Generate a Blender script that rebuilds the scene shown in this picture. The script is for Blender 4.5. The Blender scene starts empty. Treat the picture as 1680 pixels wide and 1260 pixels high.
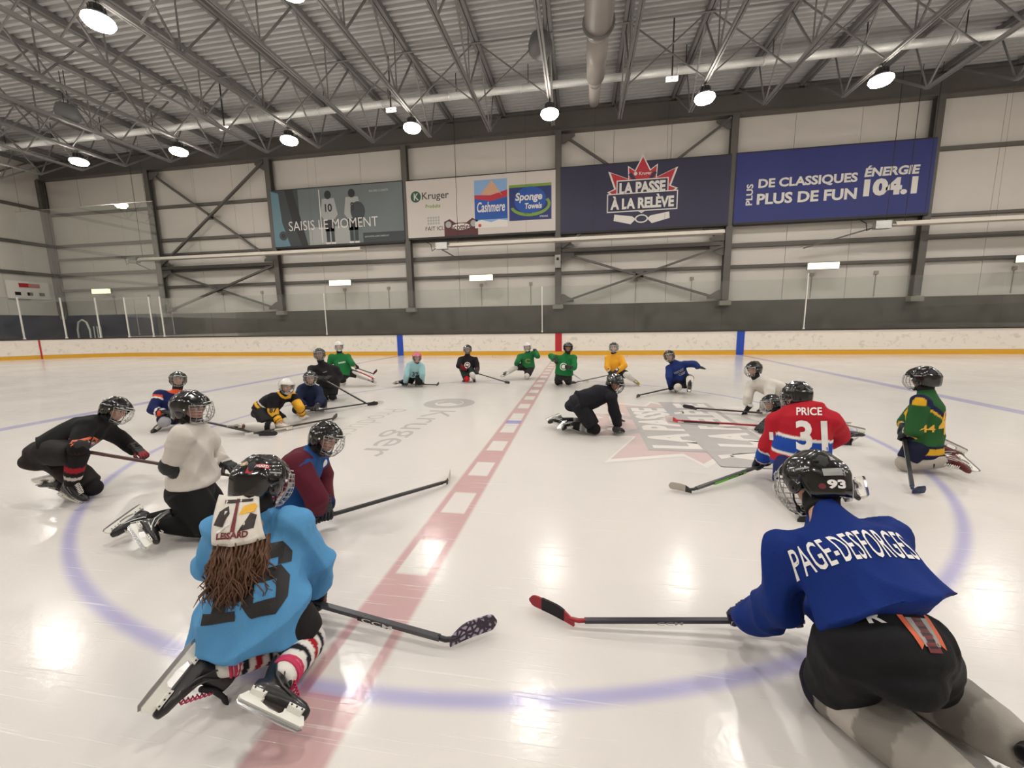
import bpy, bmesh, math, random
import numpy as np
from mathutils import Vector, Matrix
from mathutils.bvhtree import BVHTree
random.seed(7); rng = np.random.default_rng(7)
SC = bpy.context.scene
COL = SC.collection
PI = math.pi

# ---------------------------------------------------------------- camera, world, exposure
cam_d = bpy.data.cameras.new('camera'); cam = bpy.data.objects.new('camera', cam_d); COL.objects.link(cam)
SC.camera = cam
cam_d.sensor_fit = 'HORIZONTAL'; cam_d.sensor_width = 36.0; cam_d.lens = 662.68 * 36.0 / 1680.0
cam_d.clip_start = 0.05; cam_d.clip_end = 200
_yaw, _pit, _rol = -.1689, -.1490, -.0158
_F = Vector((math.sin(_yaw)*math.cos(_pit), math.cos(_yaw)*math.cos(_pit), math.sin(_pit)))
_r = Vector((math.cos(_yaw), -math.sin(_yaw), 0)); _u = _r.cross(_F)
_r2 = _r*math.cos(_rol) + _u*math.sin(_rol); _u2 = -_r*math.sin(_rol) + _u*math.cos(_rol)
_m = Matrix((_r2, _u2, -_F)).transposed().to_4x4(); _m.translation = Vector((.9896, -5.8847, 1.4789))
cam.matrix_world = _m
SC.view_settings.view_transform = 'Standard'; SC.view_settings.look = 'None'
SC.view_settings.exposure = 0.0; SC.view_settings.gamma = 1.0; SC.view_settings.use_curve_mapping = False
SC.cycles.use_denoising = True
SC.cycles.max_bounces = 8; SC.cycles.diffuse_bounces = 4; SC.cycles.glossy_bounces = 4
SC.cycles.transparent_max_bounces = 16; SC.cycles.transmission_bounces = 4
SC.cycles.caustics_reflective = False; SC.cycles.caustics_refractive = False
SC.cycles.sample_clamp_indirect = 4.0
W = bpy.data.worlds.new('hall_air'); SC.world = W; W.use_nodes = True
W.node_tree.nodes['Background'].inputs[0].default_value = (.55, .53, .5, 1)
W.node_tree.nodes['Background'].inputs[1].default_value = 0.05
LAMP_POWER = 72.0
LAMP_COLOR = (1.0, .975, .95)
LAMP_X = [-.2 + 5.32*k for k in range(-5, 6)]
LAMP_Y = (10.2, 3.5, -3.2, -9.9)

# ---------------------------------------------------------------- helpers
def srgb(r, g, b):
    f = lambda c: (c/12.92 if c <= .04045 else ((c+.055)/1.055)**2.4)
    return (f(r/255), f(g/255), f(b/255))
MATS = {}
def mat(name, rgb, rough=.6, metal=0., var=.08, scale=30., bump=0., bscale=80., coat=0., emit=None, estr=0., attr=None, spec=.5, sheen=0.):
    if name in MATS: return MATS[name]
    m = bpy.data.materials.new(name); m.use_nodes = True; nt = m.node_tree; N = nt.nodes; L = nt.links
    p = N['Principled BSDF']
    tc = N.new('ShaderNodeTexCoord'); nz = N.new('ShaderNodeTexNoise'); nz.inputs['Scale'].default_value = scale
    nz.inputs['Detail'].default_value = 4; L.new(tc.outputs['Object'], nz.inputs['Vector'])
    mr = N.new('ShaderNodeMapRange'); mr.inputs['To Min'].default_value = 1-var; mr.inputs['To Max'].default_value = 1+var
    L.new(nz.outputs['Fac'], mr.inputs['Value'])
    hs = N.new('ShaderNodeVectorMath'); hs.operation = 'SCALE'
    if attr:
        at = N.new('ShaderNodeAttribute'); at.attribute_name = attr; L.new(at.outputs['Color'], hs.inputs[0])
    else:
        hs.inputs[0].default_value = rgb
    L.new(mr.outputs[0], hs.inputs['Scale']); L.new(hs.outputs[0], p.inputs['Base Color'])
    p.inputs['Roughness'].default_value = rough; p.inputs['Metallic'].default_value = metal
    p.inputs['Specular IOR Level'].default_value = spec
    p.inputs['Coat Weight'].default_value = coat; p.inputs['Coat Roughness'].default_value = .08
    p.inputs['Sheen Weight'].default_value = sheen
    if bump:
        n2 = N.new('ShaderNodeTexNoise'); n2.inputs['Scale'].default_value = bscale; n2.inputs['Detail'].default_value = 3
        L.new(tc.outputs['Object'], n2.inputs['Vector'])
        b = N.new('ShaderNodeBump'); b.inputs['Strength'].default_value = bump; b.inputs['Distance'].default_value = .01
        L.new(n2.outputs['Fac'], b.inputs['Height']); L.new(b.outputs[0], p.inputs['Normal'])
    if emit:
        p.inputs['Emission Color'].default_value = (*emit, 1); p.inputs['Emission Strength'].default_value = estr
    MATS[name] = m; return m
def M8(name, r, g, b, **k): return mat(name, srgb(r, g, b), **k)

def A(*v): return np.array(v, float)
def nrm(v):
    v = np.asarray(v, float); return v/(np.linalg.norm(v)+1e-12)

def mesh_from(name, V, F, m=None, smooth=False, colattr=None, mats=None, midx=None):
    me = bpy.data.meshes.new(name)
    me.from_pydata([tuple(v) for v in V] if not isinstance(V, np.ndarray) else V.tolist(), [], F if isinstance(F, list) else F.tolist())
    if mats:
        for q in mats: me.materials.append(q)
        if midx is not None: me.polygons.foreach_set('material_index', np.asarray(midx, dtype=np.int32))
    elif m: me.materials.append(m)
    if smooth: me.polygons.foreach_set('use_smooth', np.ones(len(me.polygons), dtype=bool))
    if colattr is not None:
        at = me.color_attributes.new('Col', 'FLOAT_COLOR', 'POINT')
        c = np.ones((len(V), 4), dtype=np.float32); c[:, :3] = colattr
        at.data.foreach_set('color', c.ravel())
    me.update(); return me
def link(name, me, parent=None, loc=None, kind=None, label=None):
    o = bpy.data.objects.new(name, me); COL.objects.link(o)
    if parent is not None: o.parent = parent
    if loc is not None: o.location = loc
    if kind: o['kind'] = kind
    if label: o['label'] = label
    return o
def tag(o, label, cat, group=None):
    o['label'] = label; o['category'] = cat
    if group: o['group'] = group
    return o
def empty(name, loc=(0, 0, 0), label=None, cat=None, group=None, kind=None):
    o = bpy.data.objects.new(name, None); o.empty_display_size = .1; COL.objects.link(o); o.location = loc
    if label: tag(o, label, cat, group)
    if kind: o['kind'] = kind
    return o

class MB:
    def __init__(s): s.V = []; s.F = []; s.n = 0; s.mi = []; s.cur = 0
    def add(s, V, F):
        V = np.asarray(V, float); s.V.append(V)
        for f in F: s.F.append([i+s.n for i in f]); s.mi.append(s.cur)
        s.n += len(V); return s
    def box(s, x0, x1, y0, y1, z0, z1):
        V = [(x, y, z) for x in (x0, x1) for y in (y0, y1) for z in (z0, z1)]
        return s.add(V, [(0, 1, 3, 2), (4, 6, 7, 5), (0, 4, 5, 1), (2, 3, 7, 6), (0, 2, 6, 4), (1, 5, 7, 3)])
    def beam(s, p, q, w, h, up=(0, 0, 1)):
        p = np.asarray(p, float); q = np.asarray(q, float); d = nrm(q-p); up = np.asarray(up, float)
        if abs(d@up) > .98: up = A(1, 0, 0)
        a = nrm(np.cross(d, up)); b = np.cross(a, d)
        V = [e + a*w*i/2 + b*h*j/2 for e in (p, q) for i in (-1, 1) for j in (-1, 1)]
        return s.add(V, [(0, 1, 3, 2), (4, 6, 7, 5), (0, 4, 5, 1), (2, 3, 7, 6), (0, 2, 6, 4), (1, 5, 7, 3)])
    def tube(s, pts, r, n=8, cap=True, closed=False):
        pts = [np.asarray(p, float) for p in pts]; k = len(pts); rr = r if hasattr(r, '__len__') else [r]*k
        V = []; prev = None
        for i, p in enumerate(pts):
            if closed: d = nrm(pts[(i+1) % k]-pts[i-1])
            else: d = nrm(pts[min(i+1, k-1)]-pts[max(i-1, 0)])
            if prev is None:
                t = A(0, 0, 1) if abs(d[2]) < .9 else A(1, 0, 0); a = nrm(np.cross(d, t))
            else: a = nrm(prev-d*(prev@d))
            prev = a; b = np.cross(d, a)
            for j in range(n):
                w = 2*PI*j/n; V.append(p+rr[i]*(a*math.cos(w)+b*math.sin(w)))
        F = []
        for i in range(k if closed else k-1):
            i2 = (i+1) % k
            for j in range(n): F.append((i*n+j, i*n+(j+1) % n, i2*n+(j+1) % n, i2*n+j))
        if cap and not closed: F.append(tuple(range(n))[::-1]); F.append(tuple((k-1)*n+j for j in range(n)))
        return s.add(V, F)
    def lathe(s, prof, c=(0, 0, 0), n=20, axis=2):
        V = []; c = np.asarray(c, float)
        for r, z in prof:
            for j in range(n):
                w = 2*PI*j/n; q = [r*math.cos(w), r*math.sin(w), z]
                if axis == 0: q = [q[2], q[0], q[1]]
                if axis == 1: q = [q[0], q[2], q[1]]
                V.append(c+q)
        F = [(i*n+j, i*n+(j+1) % n, (i+1)*n+(j+1) % n, (i+1)*n+j) for i in range(len(prof)-1) for j in range(n)]
        F.append(tuple(range(n))[::-1]); F.append(tuple((len(prof)-1)*n+j for j in range(n)))
        return s.add(V, F)
    def prism(s, poly, o, ex, ey, en, th):
        """2-D outline -> slab; o origin, ex/ey axes, en thickness axis"""
        o = np.asarray(o, float); ex = np.asarray(ex, float); ey = np.asarray(ey, float); en = np.asarray(en, float)
        n = len(poly); V = [o+ex*x+ey*y-en*th/2 for x, y in poly]+[o+ex*x+ey*y+en*th/2 for x, y in poly]
        F = [tuple(range(n))[::-1], tuple(range(n, 2*n))]+[(i, (i+1) % n, n+(i+1) % n, n+i) for i in range(n)]
        return s.add(V, F)
    def arrays(s): return (np.concatenate(s.V) if s.V else np.zeros((0, 3))), s.F
    def build(s, name, m, parent=None, loc=None, smooth=False, kind=None, label=None, mats=None):
        V, F = s.arrays()
        me = mesh_from(name, V, F, m, smooth, mats=mats, midx=s.mi if mats else None)
        return link(name, me, parent, loc, kind, label)

# a separate scratch scene evaluates modifiers and fonts
TMP = bpy.data.scenes.new('scratch')
def evaluate(ob):
    TMP.collection.objects.link(ob); vl = TMP.view_layers[0]; vl.update()
    ev = ob.evaluated_get(vl.depsgraph); me = ev.to_mesh()
    n = len(me.vertices); V = np.empty(n*3, dtype=np.float32); me.vertices.foreach_get('co', V); V = V.reshape(-1, 3).astype(float)
    F = [list(p.vertices) for p in me.polygons]
    ev.to_mesh_clear(); TMP.collection.objects.unlink(ob)
    return V, F
def loft(pts, ra, rb, lat, n=16, cap=.5):
    """closed tapered elliptic tube; lat = direction (or list) of the ra half-width"""
    pts = [np.asarray(p, float) for p in pts]; k = len(pts)
    lats = lat if isinstance(lat, list) else [lat]*k
    P = []; RA = []; RB = []; LT = []; D = []
    for i in range(k):
        D.append(nrm(pts[min(i+1, k-1)]-pts[max(i-1, 0)]))
    cf = [(.35, .95), (.7, .75), (.92, .4)]
    d0 = D[0]; d1 = D[-1]; r0 = min(ra[0], rb[0])*cap*2; r1 = min(ra[-1], rb[-1])*cap*2
    for f, g in reversed(cf): P.append(pts[0]-d0*r0*f); RA.append(ra[0]*g); RB.append(rb[0]*g); LT.append(lats[0]); 
    for i in range(k): P.append(pts[i]); RA.append(ra[i]); RB.append(rb[i]); LT.append(lats[i])
    for f, g in cf: P.append(pts[-1]+d1*r1*f); RA.append(ra[-1]*g); RB.append(rb[-1]*g); LT.append(lats[-1])
    DD = [d0]*3+D+[d1]*3
    V = []
    for p, a, b, l, d in zip(P, RA, RB, LT, DD):
        l = np.asarray(l, float); x = l-d*(l@d); x = nrm(x) if np.linalg.norm(x) > 1e-4 else nrm(np.cross(d, (0.3, .2, .9))); y = np.cross(d, x)
        for j in range(n):
            w = 2*PI*j/n; V.append(p+a*math.cos(w)*x+b*math.sin(w)*y)
    K = len(P); F = [(i*n+j, i*n+(j+1) % n, (i+1)*n+(j+1) % n, (i+1)*n+j) for i in range(K-1) for j in range(n)]
    F.append(tuple(range(n))[::-1]); F.append(tuple((K-1)*n+j for j in range(n)))
    return V, F
def ell(c, r, R=None, n=14):
    c = np.asarray(c, float); V = []; m = n//2+1
    for i in range(m+1):
        t = PI*i/m
        for j in range(n):
            w = 2*PI*j/n; q = A(r[0]*math.sin(max(t, .02) if i < m else .02)*math.cos(w), r[1]*math.sin(max(t, .02) if i < m else .02)*math.sin(w), r[2]*math.cos(t))
            V.append(c+(R@q if R is not None else q))
    F = [(i*n+j, (i+1)*n+j, (i+1)*n+(j+1) % n, i*n+(j+1) % n) for i in range(m) for j in range(n)]
    F.append(tuple(range(n))); F.append(tuple(m*n+j for j in range(n))[::-1])
    return V, F
def remesh(parts, voxel, smooth=4, fac=.5):
    mb = MB()
    for V, F in parts: mb.add(V, F)
    V, F = mb.arrays(); me = mesh_from('tmp', V, F); ob = bpy.data.objects.new('tmp', me)
    r = ob.modifiers.new('r', 'REMESH'); r.mode = 'VOXEL'; r.voxel_size = voxel; r.adaptivity = 0
    if smooth:
        s = ob.modifiers.new('s', 'SMOOTH'); s.iterations = smooth; s.factor = fac
    V, F = evaluate(ob); bpy.data.objects.remove(ob); bpy.data.meshes.remove(me)
    return V, F
TXT = {}
def text_geo(txt, bold=0., shear=0., res=3):
    k = (txt, bold, shear)
    if k in TXT: return TXT[k]
    cu = bpy.data.curves.new('t', 'FONT'); cu.body = txt; cu.offset = bold; cu.shear = shear; cu.resolution_u = res; cu.fill_mode = 'FRONT'
    ob = bpy.data.objects.new('t', cu); V, F = evaluate(ob); bpy.data.objects.remove(ob); bpy.data.curves.remove(cu)
    V = V[:, :2]; mn = V.min(0); mx = V.max(0); V = (V-(mn+mx)/2)/(mx-mn)
    TXT[k] = (V, F); return V, F
def put_text(name, txt, w, h, c, right, up, m, parent=None, bold=.03, shear=0., off=0., bvh=None, cell=.03, arch=0., loc=None, label=None, lift=.004):
    """flat lettering of size w x h centred on c; with bvh it is laid onto that surface"""
    V, F = text_geo(txt, bold, shear); c = np.asarray(c, float); right = nrm(right); up = nrm(np.asarray(up, float)-right*(np.asarray(up, float)@right)); nn = np.cross(right, up)
    P = c+np.outer(V[:, 0]*w, right)+np.outer(V[:, 1]*h - arch*(V[:, 0]*2)**2, up)+nn*off
    return decal(name, P, F, c, right, up, nn, w, h, m, parent, bvh, cell, loc, label, lift)
def decal(name, P, F, c, right, up, nn, w, h, m, parent, bvh=None, cell=.03, loc=None, label=None, lift=.002):
    if bvh is not None:
        bm = bmesh.new()
        vs = [bm.verts.new(tuple(p)) for p in P]
        for f in F:
            try: bm.faces.new([vs[i] for i in f])
            except ValueError: pass
        for ax, L in ((right, w), (up, h)):
            k = max(1, int(L/cell))
            for i in range(1, k):
                bmesh.ops.bisect_plane(bm, geom=bm.verts[:]+bm.edges[:]+bm.faces[:], plane_co=tuple(c+ax*L*(i/k-.5)), plane_no=tuple(ax))
        for v in bm.verts:
            o = Vector(v.co)+Vector(nn)*.25; hit = bvh.ray_cast(o, -Vector(nn), .6)
            if hit[0] is not None: v.co = hit[0]+Vector(nn)*lift
            else:
                q = bvh.find_nearest(v.co)
                if q[0] is not None: v.co = q[0]+Vector(nn)*lift
        me = bpy.data.meshes.new(name); bm.to_mesh(me); bm.free(); me.materials.append(m)
    else:
        me = mesh_from(name, np.asarray(P), F, m)
    o = link(name, me, parent, None, None, label)
    if loc is not None:
        for v in me.vertices: v.co -= Vector(loc)
    return o
def put_shape(name, poly, c, right, up, m, parent=None, off=0., bvh=None, loc=None, label=None, lift=.0025, cell=.03):
    poly = np.asarray(poly, float); c = np.asarray(c, float); right = nrm(right); up = nrm(np.asarray(up, float)-right*(np.asarray(up, float)@right)); nn = np.cross(right, up)
    P = c+np.outer(poly[:, 0], right)+np.outer(poly[:, 1], up)+nn*off
    w = np.abs(poly[:, 0]).max()*2; h = np.abs(poly[:, 1]).max()*2
    return decal(name, P, [list(range(len(P)))], c, right, up, nn, w, h, m, parent, bvh, cell, loc, label, lift)
# ================================================================ materials
STEEL = M8('dark_steel', 92, 88, 84, rough=.5, metal=.1, var=.12, scale=6)
STEELR = M8('roof_steel', 116, 114, 113, rough=.5, metal=.1, var=.1, scale=5)
DECK = M8('galvanised_deck', 178, 177, 176, rough=.45, metal=.08, var=.08, scale=3)
PANEL = M8('wall_panel_white', 202, 196, 189, rough=.55, var=.04, scale=1.2, bump=.05, bscale=5)
CONC = M8('painted_concrete', 78, 74, 68, rough=.75, var=.15, scale=3, bump=.1, bscale=40)
NAVY = M8('navy_padding', 28, 36, 66, rough=.6, var=.15, scale=4)
BOARDW = None
WHITE = M8('white_plastic', 225, 222, 215, rough=.35, var=.04)
BLACKP = M8('black_plastic', 22, 21, 22, rough=.35, var=.1)
CAPM = M8('board_cap', 52, 46, 42, rough=.5, var=.1)
YEL = M8('yellow_kick', 214, 160, 40, rough=.35, var=.06)
REDP = M8('red_board', 176, 40, 48, rough=.35, var=.05)
BLUP = M8('blue_board', 32, 72, 170, rough=.35, var=.05)
ALU = M8('aluminium', 190, 190, 188, rough=.3, metal=.8, var=.05)
SILVER = M8('silver_duct', 226, 226, 224, rough=.4, metal=.15, var=.12, scale=14, bump=.2, bscale=12)
GREYD = M8('grey_duct', 150, 143, 138, rough=.5, var=.06, scale=2)
WIRE = M8('wire', 60, 58, 56, rough=.5, metal=.5)

class NG:
    def __init__(s, name):
        s.m = bpy.data.materials.new(name); s.m.use_nodes = True; s.nt = s.m.node_tree; s.N = s.nt.nodes; s.L = s.nt.links
        s.p = s.N['Principled BSDF']
    def math(s, op, a, b=None, c=None, clamp=False):
        n = s.N.new('ShaderNodeMath'); n.operation = op; n.use_clamp = clamp
        for i, v in enumerate((a, b, c)):
            if v is None: continue
            if isinstance(v, (int, float)): n.inputs[i].default_value = v
            else: s.L.new(v, n.inputs[i])
        return n.outputs[0]
    def step(s, x, e0, e1):
        n = s.N.new('ShaderNodeMapRange'); n.interpolation_type = 'SMOOTHSTEP'
        n.inputs['From Min'].default_value = e0; n.inputs['From Max'].default_value = e1
        s.L.new(x, n.inputs['Value']); return n.outputs[0]
    def band(s, x, c, hw, soft):   # 1 inside |x-c|<hw
        d = s.math('ABSOLUTE', s.math('SUBTRACT', x, c)); return s.math('SUBTRACT', 1., s.step(d, hw-soft, hw+soft))
    def mix(s, f, a, b):
        n = s.N.new('ShaderNodeMix'); n.data_type = 'RGBA'
        if isinstance(f, (int, float)): n.inputs[0].default_value = f
        else: s.L.new(f, n.inputs[0])
        for i, v in ((6, a), (7, b)):
            if isinstance(v, tuple): n.inputs[i].default_value = (*v, 1)
            else: s.L.new(v, n.inputs[i])
        return n.outputs[2]
    def noise(s, scale, detail=3, vec=None, dist=0.):
        n = s.N.new('ShaderNodeTexNoise'); n.inputs['Scale'].default_value = scale; n.inputs['Detail'].default_value = detail; n.inputs['Distortion'].default_value = dist
        if vec is not None: s.L.new(vec, n.inputs['Vector'])
        return n.outputs['Fac']

def ice_material(name, flat=None):
    g = NG(name); pos = g.N.new('ShaderNodeNewGeometry').outputs['Position']
    sp = g.N.new('ShaderNodeSeparateXYZ'); g.L.new(pos, sp.inputs[0]); X, Y = sp.outputs[0], sp.outputs[1]
    cloud = g.noise(.35, 4, pos); fine = g.noise(6, 3, pos)
    base = g.mix(cloud, srgb(208, 203, 199), srgb(221, 216, 211))
    if flat is None:
        R = g.math('SQRT', g.math('ADD', g.math('MULTIPLY', X, X), g.math('MULTIPLY', Y, Y)))
        ring = g.band(R, 4.572, .036, .03)
        bl = g.band(g.math('ABSOLUTE', X), 7.70, .13, .03)
        ax = g.math('ABSOLUTE', X)
        red = g.band(X, 0., .15, .018)
        fr = g.math('FRACT', g.math('ADD', g.math('DIVIDE', g.math('ADD', Y, .6), .8), 200.))
        inner = g.math('MULTIPLY', g.band(X, 0., .10, .012), g.band(fr, .25, .245, .03))
        gap = g.math('MAXIMUM', inner, g.band(Y, 0., .2, .02))
        gap = g.math('MULTIPLY', gap, g.band(X, 0., .10, .012))
        redm = g.math('MULTIPLY', red, g.math('SUBTRACT', 1., gap))
        bdot = g.math('MULTIPLY', g.band(X, 0., .11, .012), g.band(Y, 0., .10, .02))
        goal = g.band(ax, 27.1, .025, .01)
        cr = g.math('SQRT', g.math('ADD', g.math('POWER', X, 2.), g.math('POWER', g.math('SUBTRACT', Y, 12.755), 2.)))
        crease = g.band(cr, 3.05, .02, .015)
        col = g.mix(g.math('MULTIPLY', ring, .5), base, srgb(112, 112, 196))
        col = g.mix(g.math('MULTIPLY', bl, .55), col, srgb(122, 122, 190))
        col = g.mix(g.math('MULTIPLY', redm, .5), col, srgb(172, 72, 88))
        col = g.mix(g.math('MULTIPLY', bdot, .65), col, srgb(96, 100, 190))
        col = g.mix(g.math('MULTIPLY', goal, .5), col, srgb(180, 80, 90))
        col = g.mix(g.math('MULTIPLY', crease, .4), col, srgb(160, 110, 120))
    else:
        col = g.mix(flat[1], base, flat[0])
    # skate scratches: thin, stretched in several directions
    hb = None
    for k, (ang, sx, sy, lo) in enumerate(((.2, 1.2, 60, .66), (1.3, 1.5, 70, .67), (2.4, 1.0, 55, .68), (.9, .7, 90, .68))):
        mp = g.N.new('ShaderNodeMapping'); g.L.new(pos, mp.inputs[0]); mp.inputs['Rotation'].default_value = (0, 0, ang); mp.inputs['Scale'].default_value = (sx, sy, 1); mp.inputs['Location'].default_value = (k*3.7, k*1.3, 0)
        nz = g.noise(1., 2, mp.outputs[0], .25); st = g.step(nz, lo, lo+.05)
        hb = st if hb is None else g.math('MAXIMUM', hb, st)
    col = g.mix(g.math('MULTIPLY', hb, .35), col, srgb(236, 232, 228))
    g.L.new(col, g.p.inputs['Base Color'])
    wav = g.noise(2.2, 4, pos, .3)
    h = g.math('ADD', g.math('MULTIPLY', wav, .35), g.math('ADD', g.math('MULTIPLY', hb, .22), g.math('MULTIPLY', g.noise(26, 4, pos, .4), .16)))
    b = g.N.new('ShaderNodeBump'); b.inputs['Strength'].default_value = .34; b.inputs['Distance'].default_value = .012
    g.L.new(h, b.inputs['Height']); g.L.new(b.outputs[0], g.p.inputs['Normal'])
    ro = g.N.new('ShaderNodeMapRange'); g.L.new(g.math('ADD', g.math('MULTIPLY', g.noise(.6, 4, pos), .7), g.math('MULTIPLY', fine, .3)), ro.inputs['Value'])
    ro.inputs['To Min'].default_value = .06; ro.inputs['To Max'].default_value = .30
    g.L.new(ro.outputs[0], g.p.inputs['Roughness'])
    g.p.inputs['IOR'].default_value = 1.31; g.p.inputs['Specular IOR Level'].default_value = .75
    return g.m
ICE = ice_material('ice')
ICE_GREY = ice_material('ice_grey_print', (srgb(128, 126, 128), .42))
ICE_GREY2 = ice_material('ice_pale_print', (srgb(150, 145, 140), .35))
ICE_RED = ice_material('ice_red_print', (srgb(196, 110, 120), .28))
ICE_WHITE = ice_material('ice_white_print', (srgb(236, 230, 224), .6))

HX, HY, RC = 30.5, 12.755, 8.5
def rink_loop(off=0., n=14):
    P = []
    for cx, cy, a0 in ((HX-RC, HY-RC, 0), (-HX+RC, HY-RC, PI/2), (-HX+RC, -HY+RC, PI), (HX-RC, -HY+RC, 1.5*PI)):
        for i in range(n+1):
            a = a0+PI/2*i/n; P.append((cx+(RC+off)*math.cos(a), cy+(RC+off)*math.sin(a)))
    return P
lp = rink_loop(.02)
ice = link('floor', mesh_from('floor', A(*[(x, y, 0) for x, y in lp]).reshape(-1, 3), [list(range(len(lp)))], ICE), kind='structure')
mb = MB(); mb.box(-32.2, 32.2, -18, 17, -.3, -.004); mb.build('walkway_floor', M8('walk_rubber', 60, 58, 56, rough=.8), kind='structure')

# ---- ice prints (paint under the ice)
zt = .0012
put_text('ice_lettering', 'Kruger', 2.45, .62, (-1.42, -.55, zt), (0, -1, 0), (1, 0, 0), ICE_GREY, ice, bold=.0)
put_text('ice_lettering', 'Products', 1.9, .42, (-2.22, -.25, zt), (0, -1, 0), (1, 0, 0), ICE_GREY2, ice, bold=-.01)
def annulus(cx, cy, r0, r1, n=40, squash=1.):
    V = [(cx+r*math.cos(2*PI*i/n), cy+r*math.sin(2*PI*i/n)*squash, zt) for r in (r0, r1) for i in range(n)]
    return V, [(i, (i+1) % n, n+(i+1) % n, n+i) for i in range(n)]
V, F = annulus(-1.45, 1.33, .27, .48); link('ice_emblem', mesh_from('ring', V, [f[::-1] for f in F], ICE_GREY), ice)
put_shape('ice_emblem', [(-.26, -.1), (-.05, -.26), (.1, -.2), (-.05, 0), (.1, .2), (-.05, .26), (-.26, .1)], (-1.45, 1.33, zt), (0, -1, 0), (1, 0, 0), ICE_GREY, ice)
LEAF = [(0, 1.0), (.22, .58), (.42, .72), (.40, .36), (.98, .60), (.80, .10), (1.0, .02), (.62, -.28), (.70, -.52), (.2, -.50), (0, -.62)]
LEAF = LEAF+[(-x, y) for x, y in LEAF[-2:0:-1]]
def leaf_logo(c, right, up, s, mats, parent, names, nn, big=True):
    """maple leaf emblem with two lines of lettering, crossed sticks and a puck; mats = red, white, dark"""
    red, white, dark = mats; c = np.asarray(c, float); right = nrm(right); up = nrm(up); e = .003*nn
    L = np.array(LEAF)*s
    put_shape(names[0], L*1.0, c, right, up, white, parent, off=e)
    put_shape(names[0], L*.93, c+up*.0, right, up, red, parent, off=2*e)
    for sg in (-1, 1):
        q = [(-.05*s, -.5*s), (.05*s, -.5*s), (.05*s, .62*s), (-.05*s, .62*s)]; a = .62*sg; R = lambda p: (p[0]*math.cos(a)-p[1]*math.sin(a), p[0]*math.sin(a)+p[1]*math.cos(a))
        put_shape(names[0], [R(p) for p in q][::1], c+right*0, right, up, dark, parent, off=3*e)
        bl = [(.16*s*sg, -.78*s), (.26*s*sg, -.70*s), (.78*s*sg, -.62*s), (.80*s*sg, -.80*s), (.30*s*sg, -.92*s)]
        if sg < 0: bl = bl[::-1]
        put_shape(names[0], bl, c, right, up, white, parent, off=4*e)
    for kq, (y, w, txt, hh) in enumerate(((.10, 1.30, 'LA PASSE', .32), (-.30, 1.80, 'À LA RELÈVE', .38))):
        e = (.003+.0011*kq)*nn
        bx = [(-w*s*.54, y*s-hh*s*.62), (w*s*.54, y*s-hh*s*.62), (w*s*.54, y*s+hh*s*.62), (-w*s*.54, y*s+hh*s*.62)]
        if big: put_shape(names[0], np.array(bx)*1.0+np.sign(np.array(bx)-[0, y*s])*.03*s, c, right, up, white, parent, off=5*e)
        put_shape(names[0], bx, c, right, up, dark, parent, off=6*e)
        put_text(names[1], txt, w*s, hh*s, c+up*y*s, right, up, white, parent, bold=.045, off=7*e)
    th = [2*PI*i/20 for i in range(20)]
    put_shape(names[0], [(.19*s*math.cos(t), -.78*s+.12*s*math.sin(t)) for t in th], c, right, up, white, parent, off=8*e)
    put_shape(names[0], [(.15*s*math.cos(t), -.78*s+.085*s*math.sin(t)) for t in th], c, right, up, dark, parent, off=9*e)
    put_text(names[1], '● Kruger', .5*s, .13*s, c+up*.47*s, right, up, white, parent, bold=.02, off=8*e)
leaf_logo((2.3, .05, zt), (0, 1, 0), (-1, 0, 0), 1.75, (ICE_RED, ICE_WHITE, ICE_GREY), ice, ('ice_emblem', 'ice_lettering'), .2, False)

# ================================================================ rink boards and glass
def boards_mat():
    g = NG('board_white'); tc = g.N.new('ShaderNodeTexCoord').outputs['Object']
    sp = g.N.new('ShaderNodeSeparateXYZ'); g.L.new(tc, sp.inputs[0])
    zz = g.band(sp.outputs[2], .55, .33, .12)
    mk = g.math('MULTIPLY', g.step(g.noise(5, 8, tc, .8), .54, .66), zz)
    col = g.mix(g.math('MULTIPLY', mk, .28), srgb(228, 221, 210), srgb(150, 146, 138)); g.L.new(col, g.p.inputs['Base Color'])
    g.p.inputs['Roughness'].default_value = .3; return g.m
BOARDW = boards_mat()
def wallstrip(mb, P, z0, z1, th):
    """ribbon along polyline P (closed list of xy), thickness outward"""
    P = np.array(P); n = len(P)
    for i in range(n-1):
        p, q = P[i], P[i+1]; d = nrm(np.append(q-p, 0)); o = A(d[1], -d[0], 0)*th  # outward for counter-clockwise loop
        V = [(*p, z0), (*q, z0), (*q, z1), (*p, z1)]; V = np.array(V); V2 = V+o
        mb.add(np.concatenate([V, V2]), [(3, 2, 1, 0), (4, 5, 6, 7), (2, 3, 7, 6), (0, 1, 5, 4), (1, 2, 6, 5), (3, 0, 4, 7)])
def sub_loop(off, side='all', n=14):
    L = rink_loop(off, n); return L+[L[0]]
boards = empty('rink_boards', (0, 0, 0), 'white scuffed dasher boards with yellow kick strip around the ice', 'boards')
mb = MB(); wallstrip(mb, sub_loop(0), .0, 1.0, .10); mb.build('board_facing', BOARDW, boards)
mb = MB(); wallstrip(mb, sub_loop(-.012), 0, .17, .02); mb.build('kick_strip', YEL, boards)
mb = MB(); wallstrip(mb, sub_loop(-.03), 1.0, 1.05, .16); mb.build('cap_rail', CAPM, boards)
mb = MB(); wallstrip(mb, sub_loop(-.004), .175, .2, .02); mb.build('seam_strip', M8('seam', 190, 150, 80, rough=.4), boards)
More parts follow.
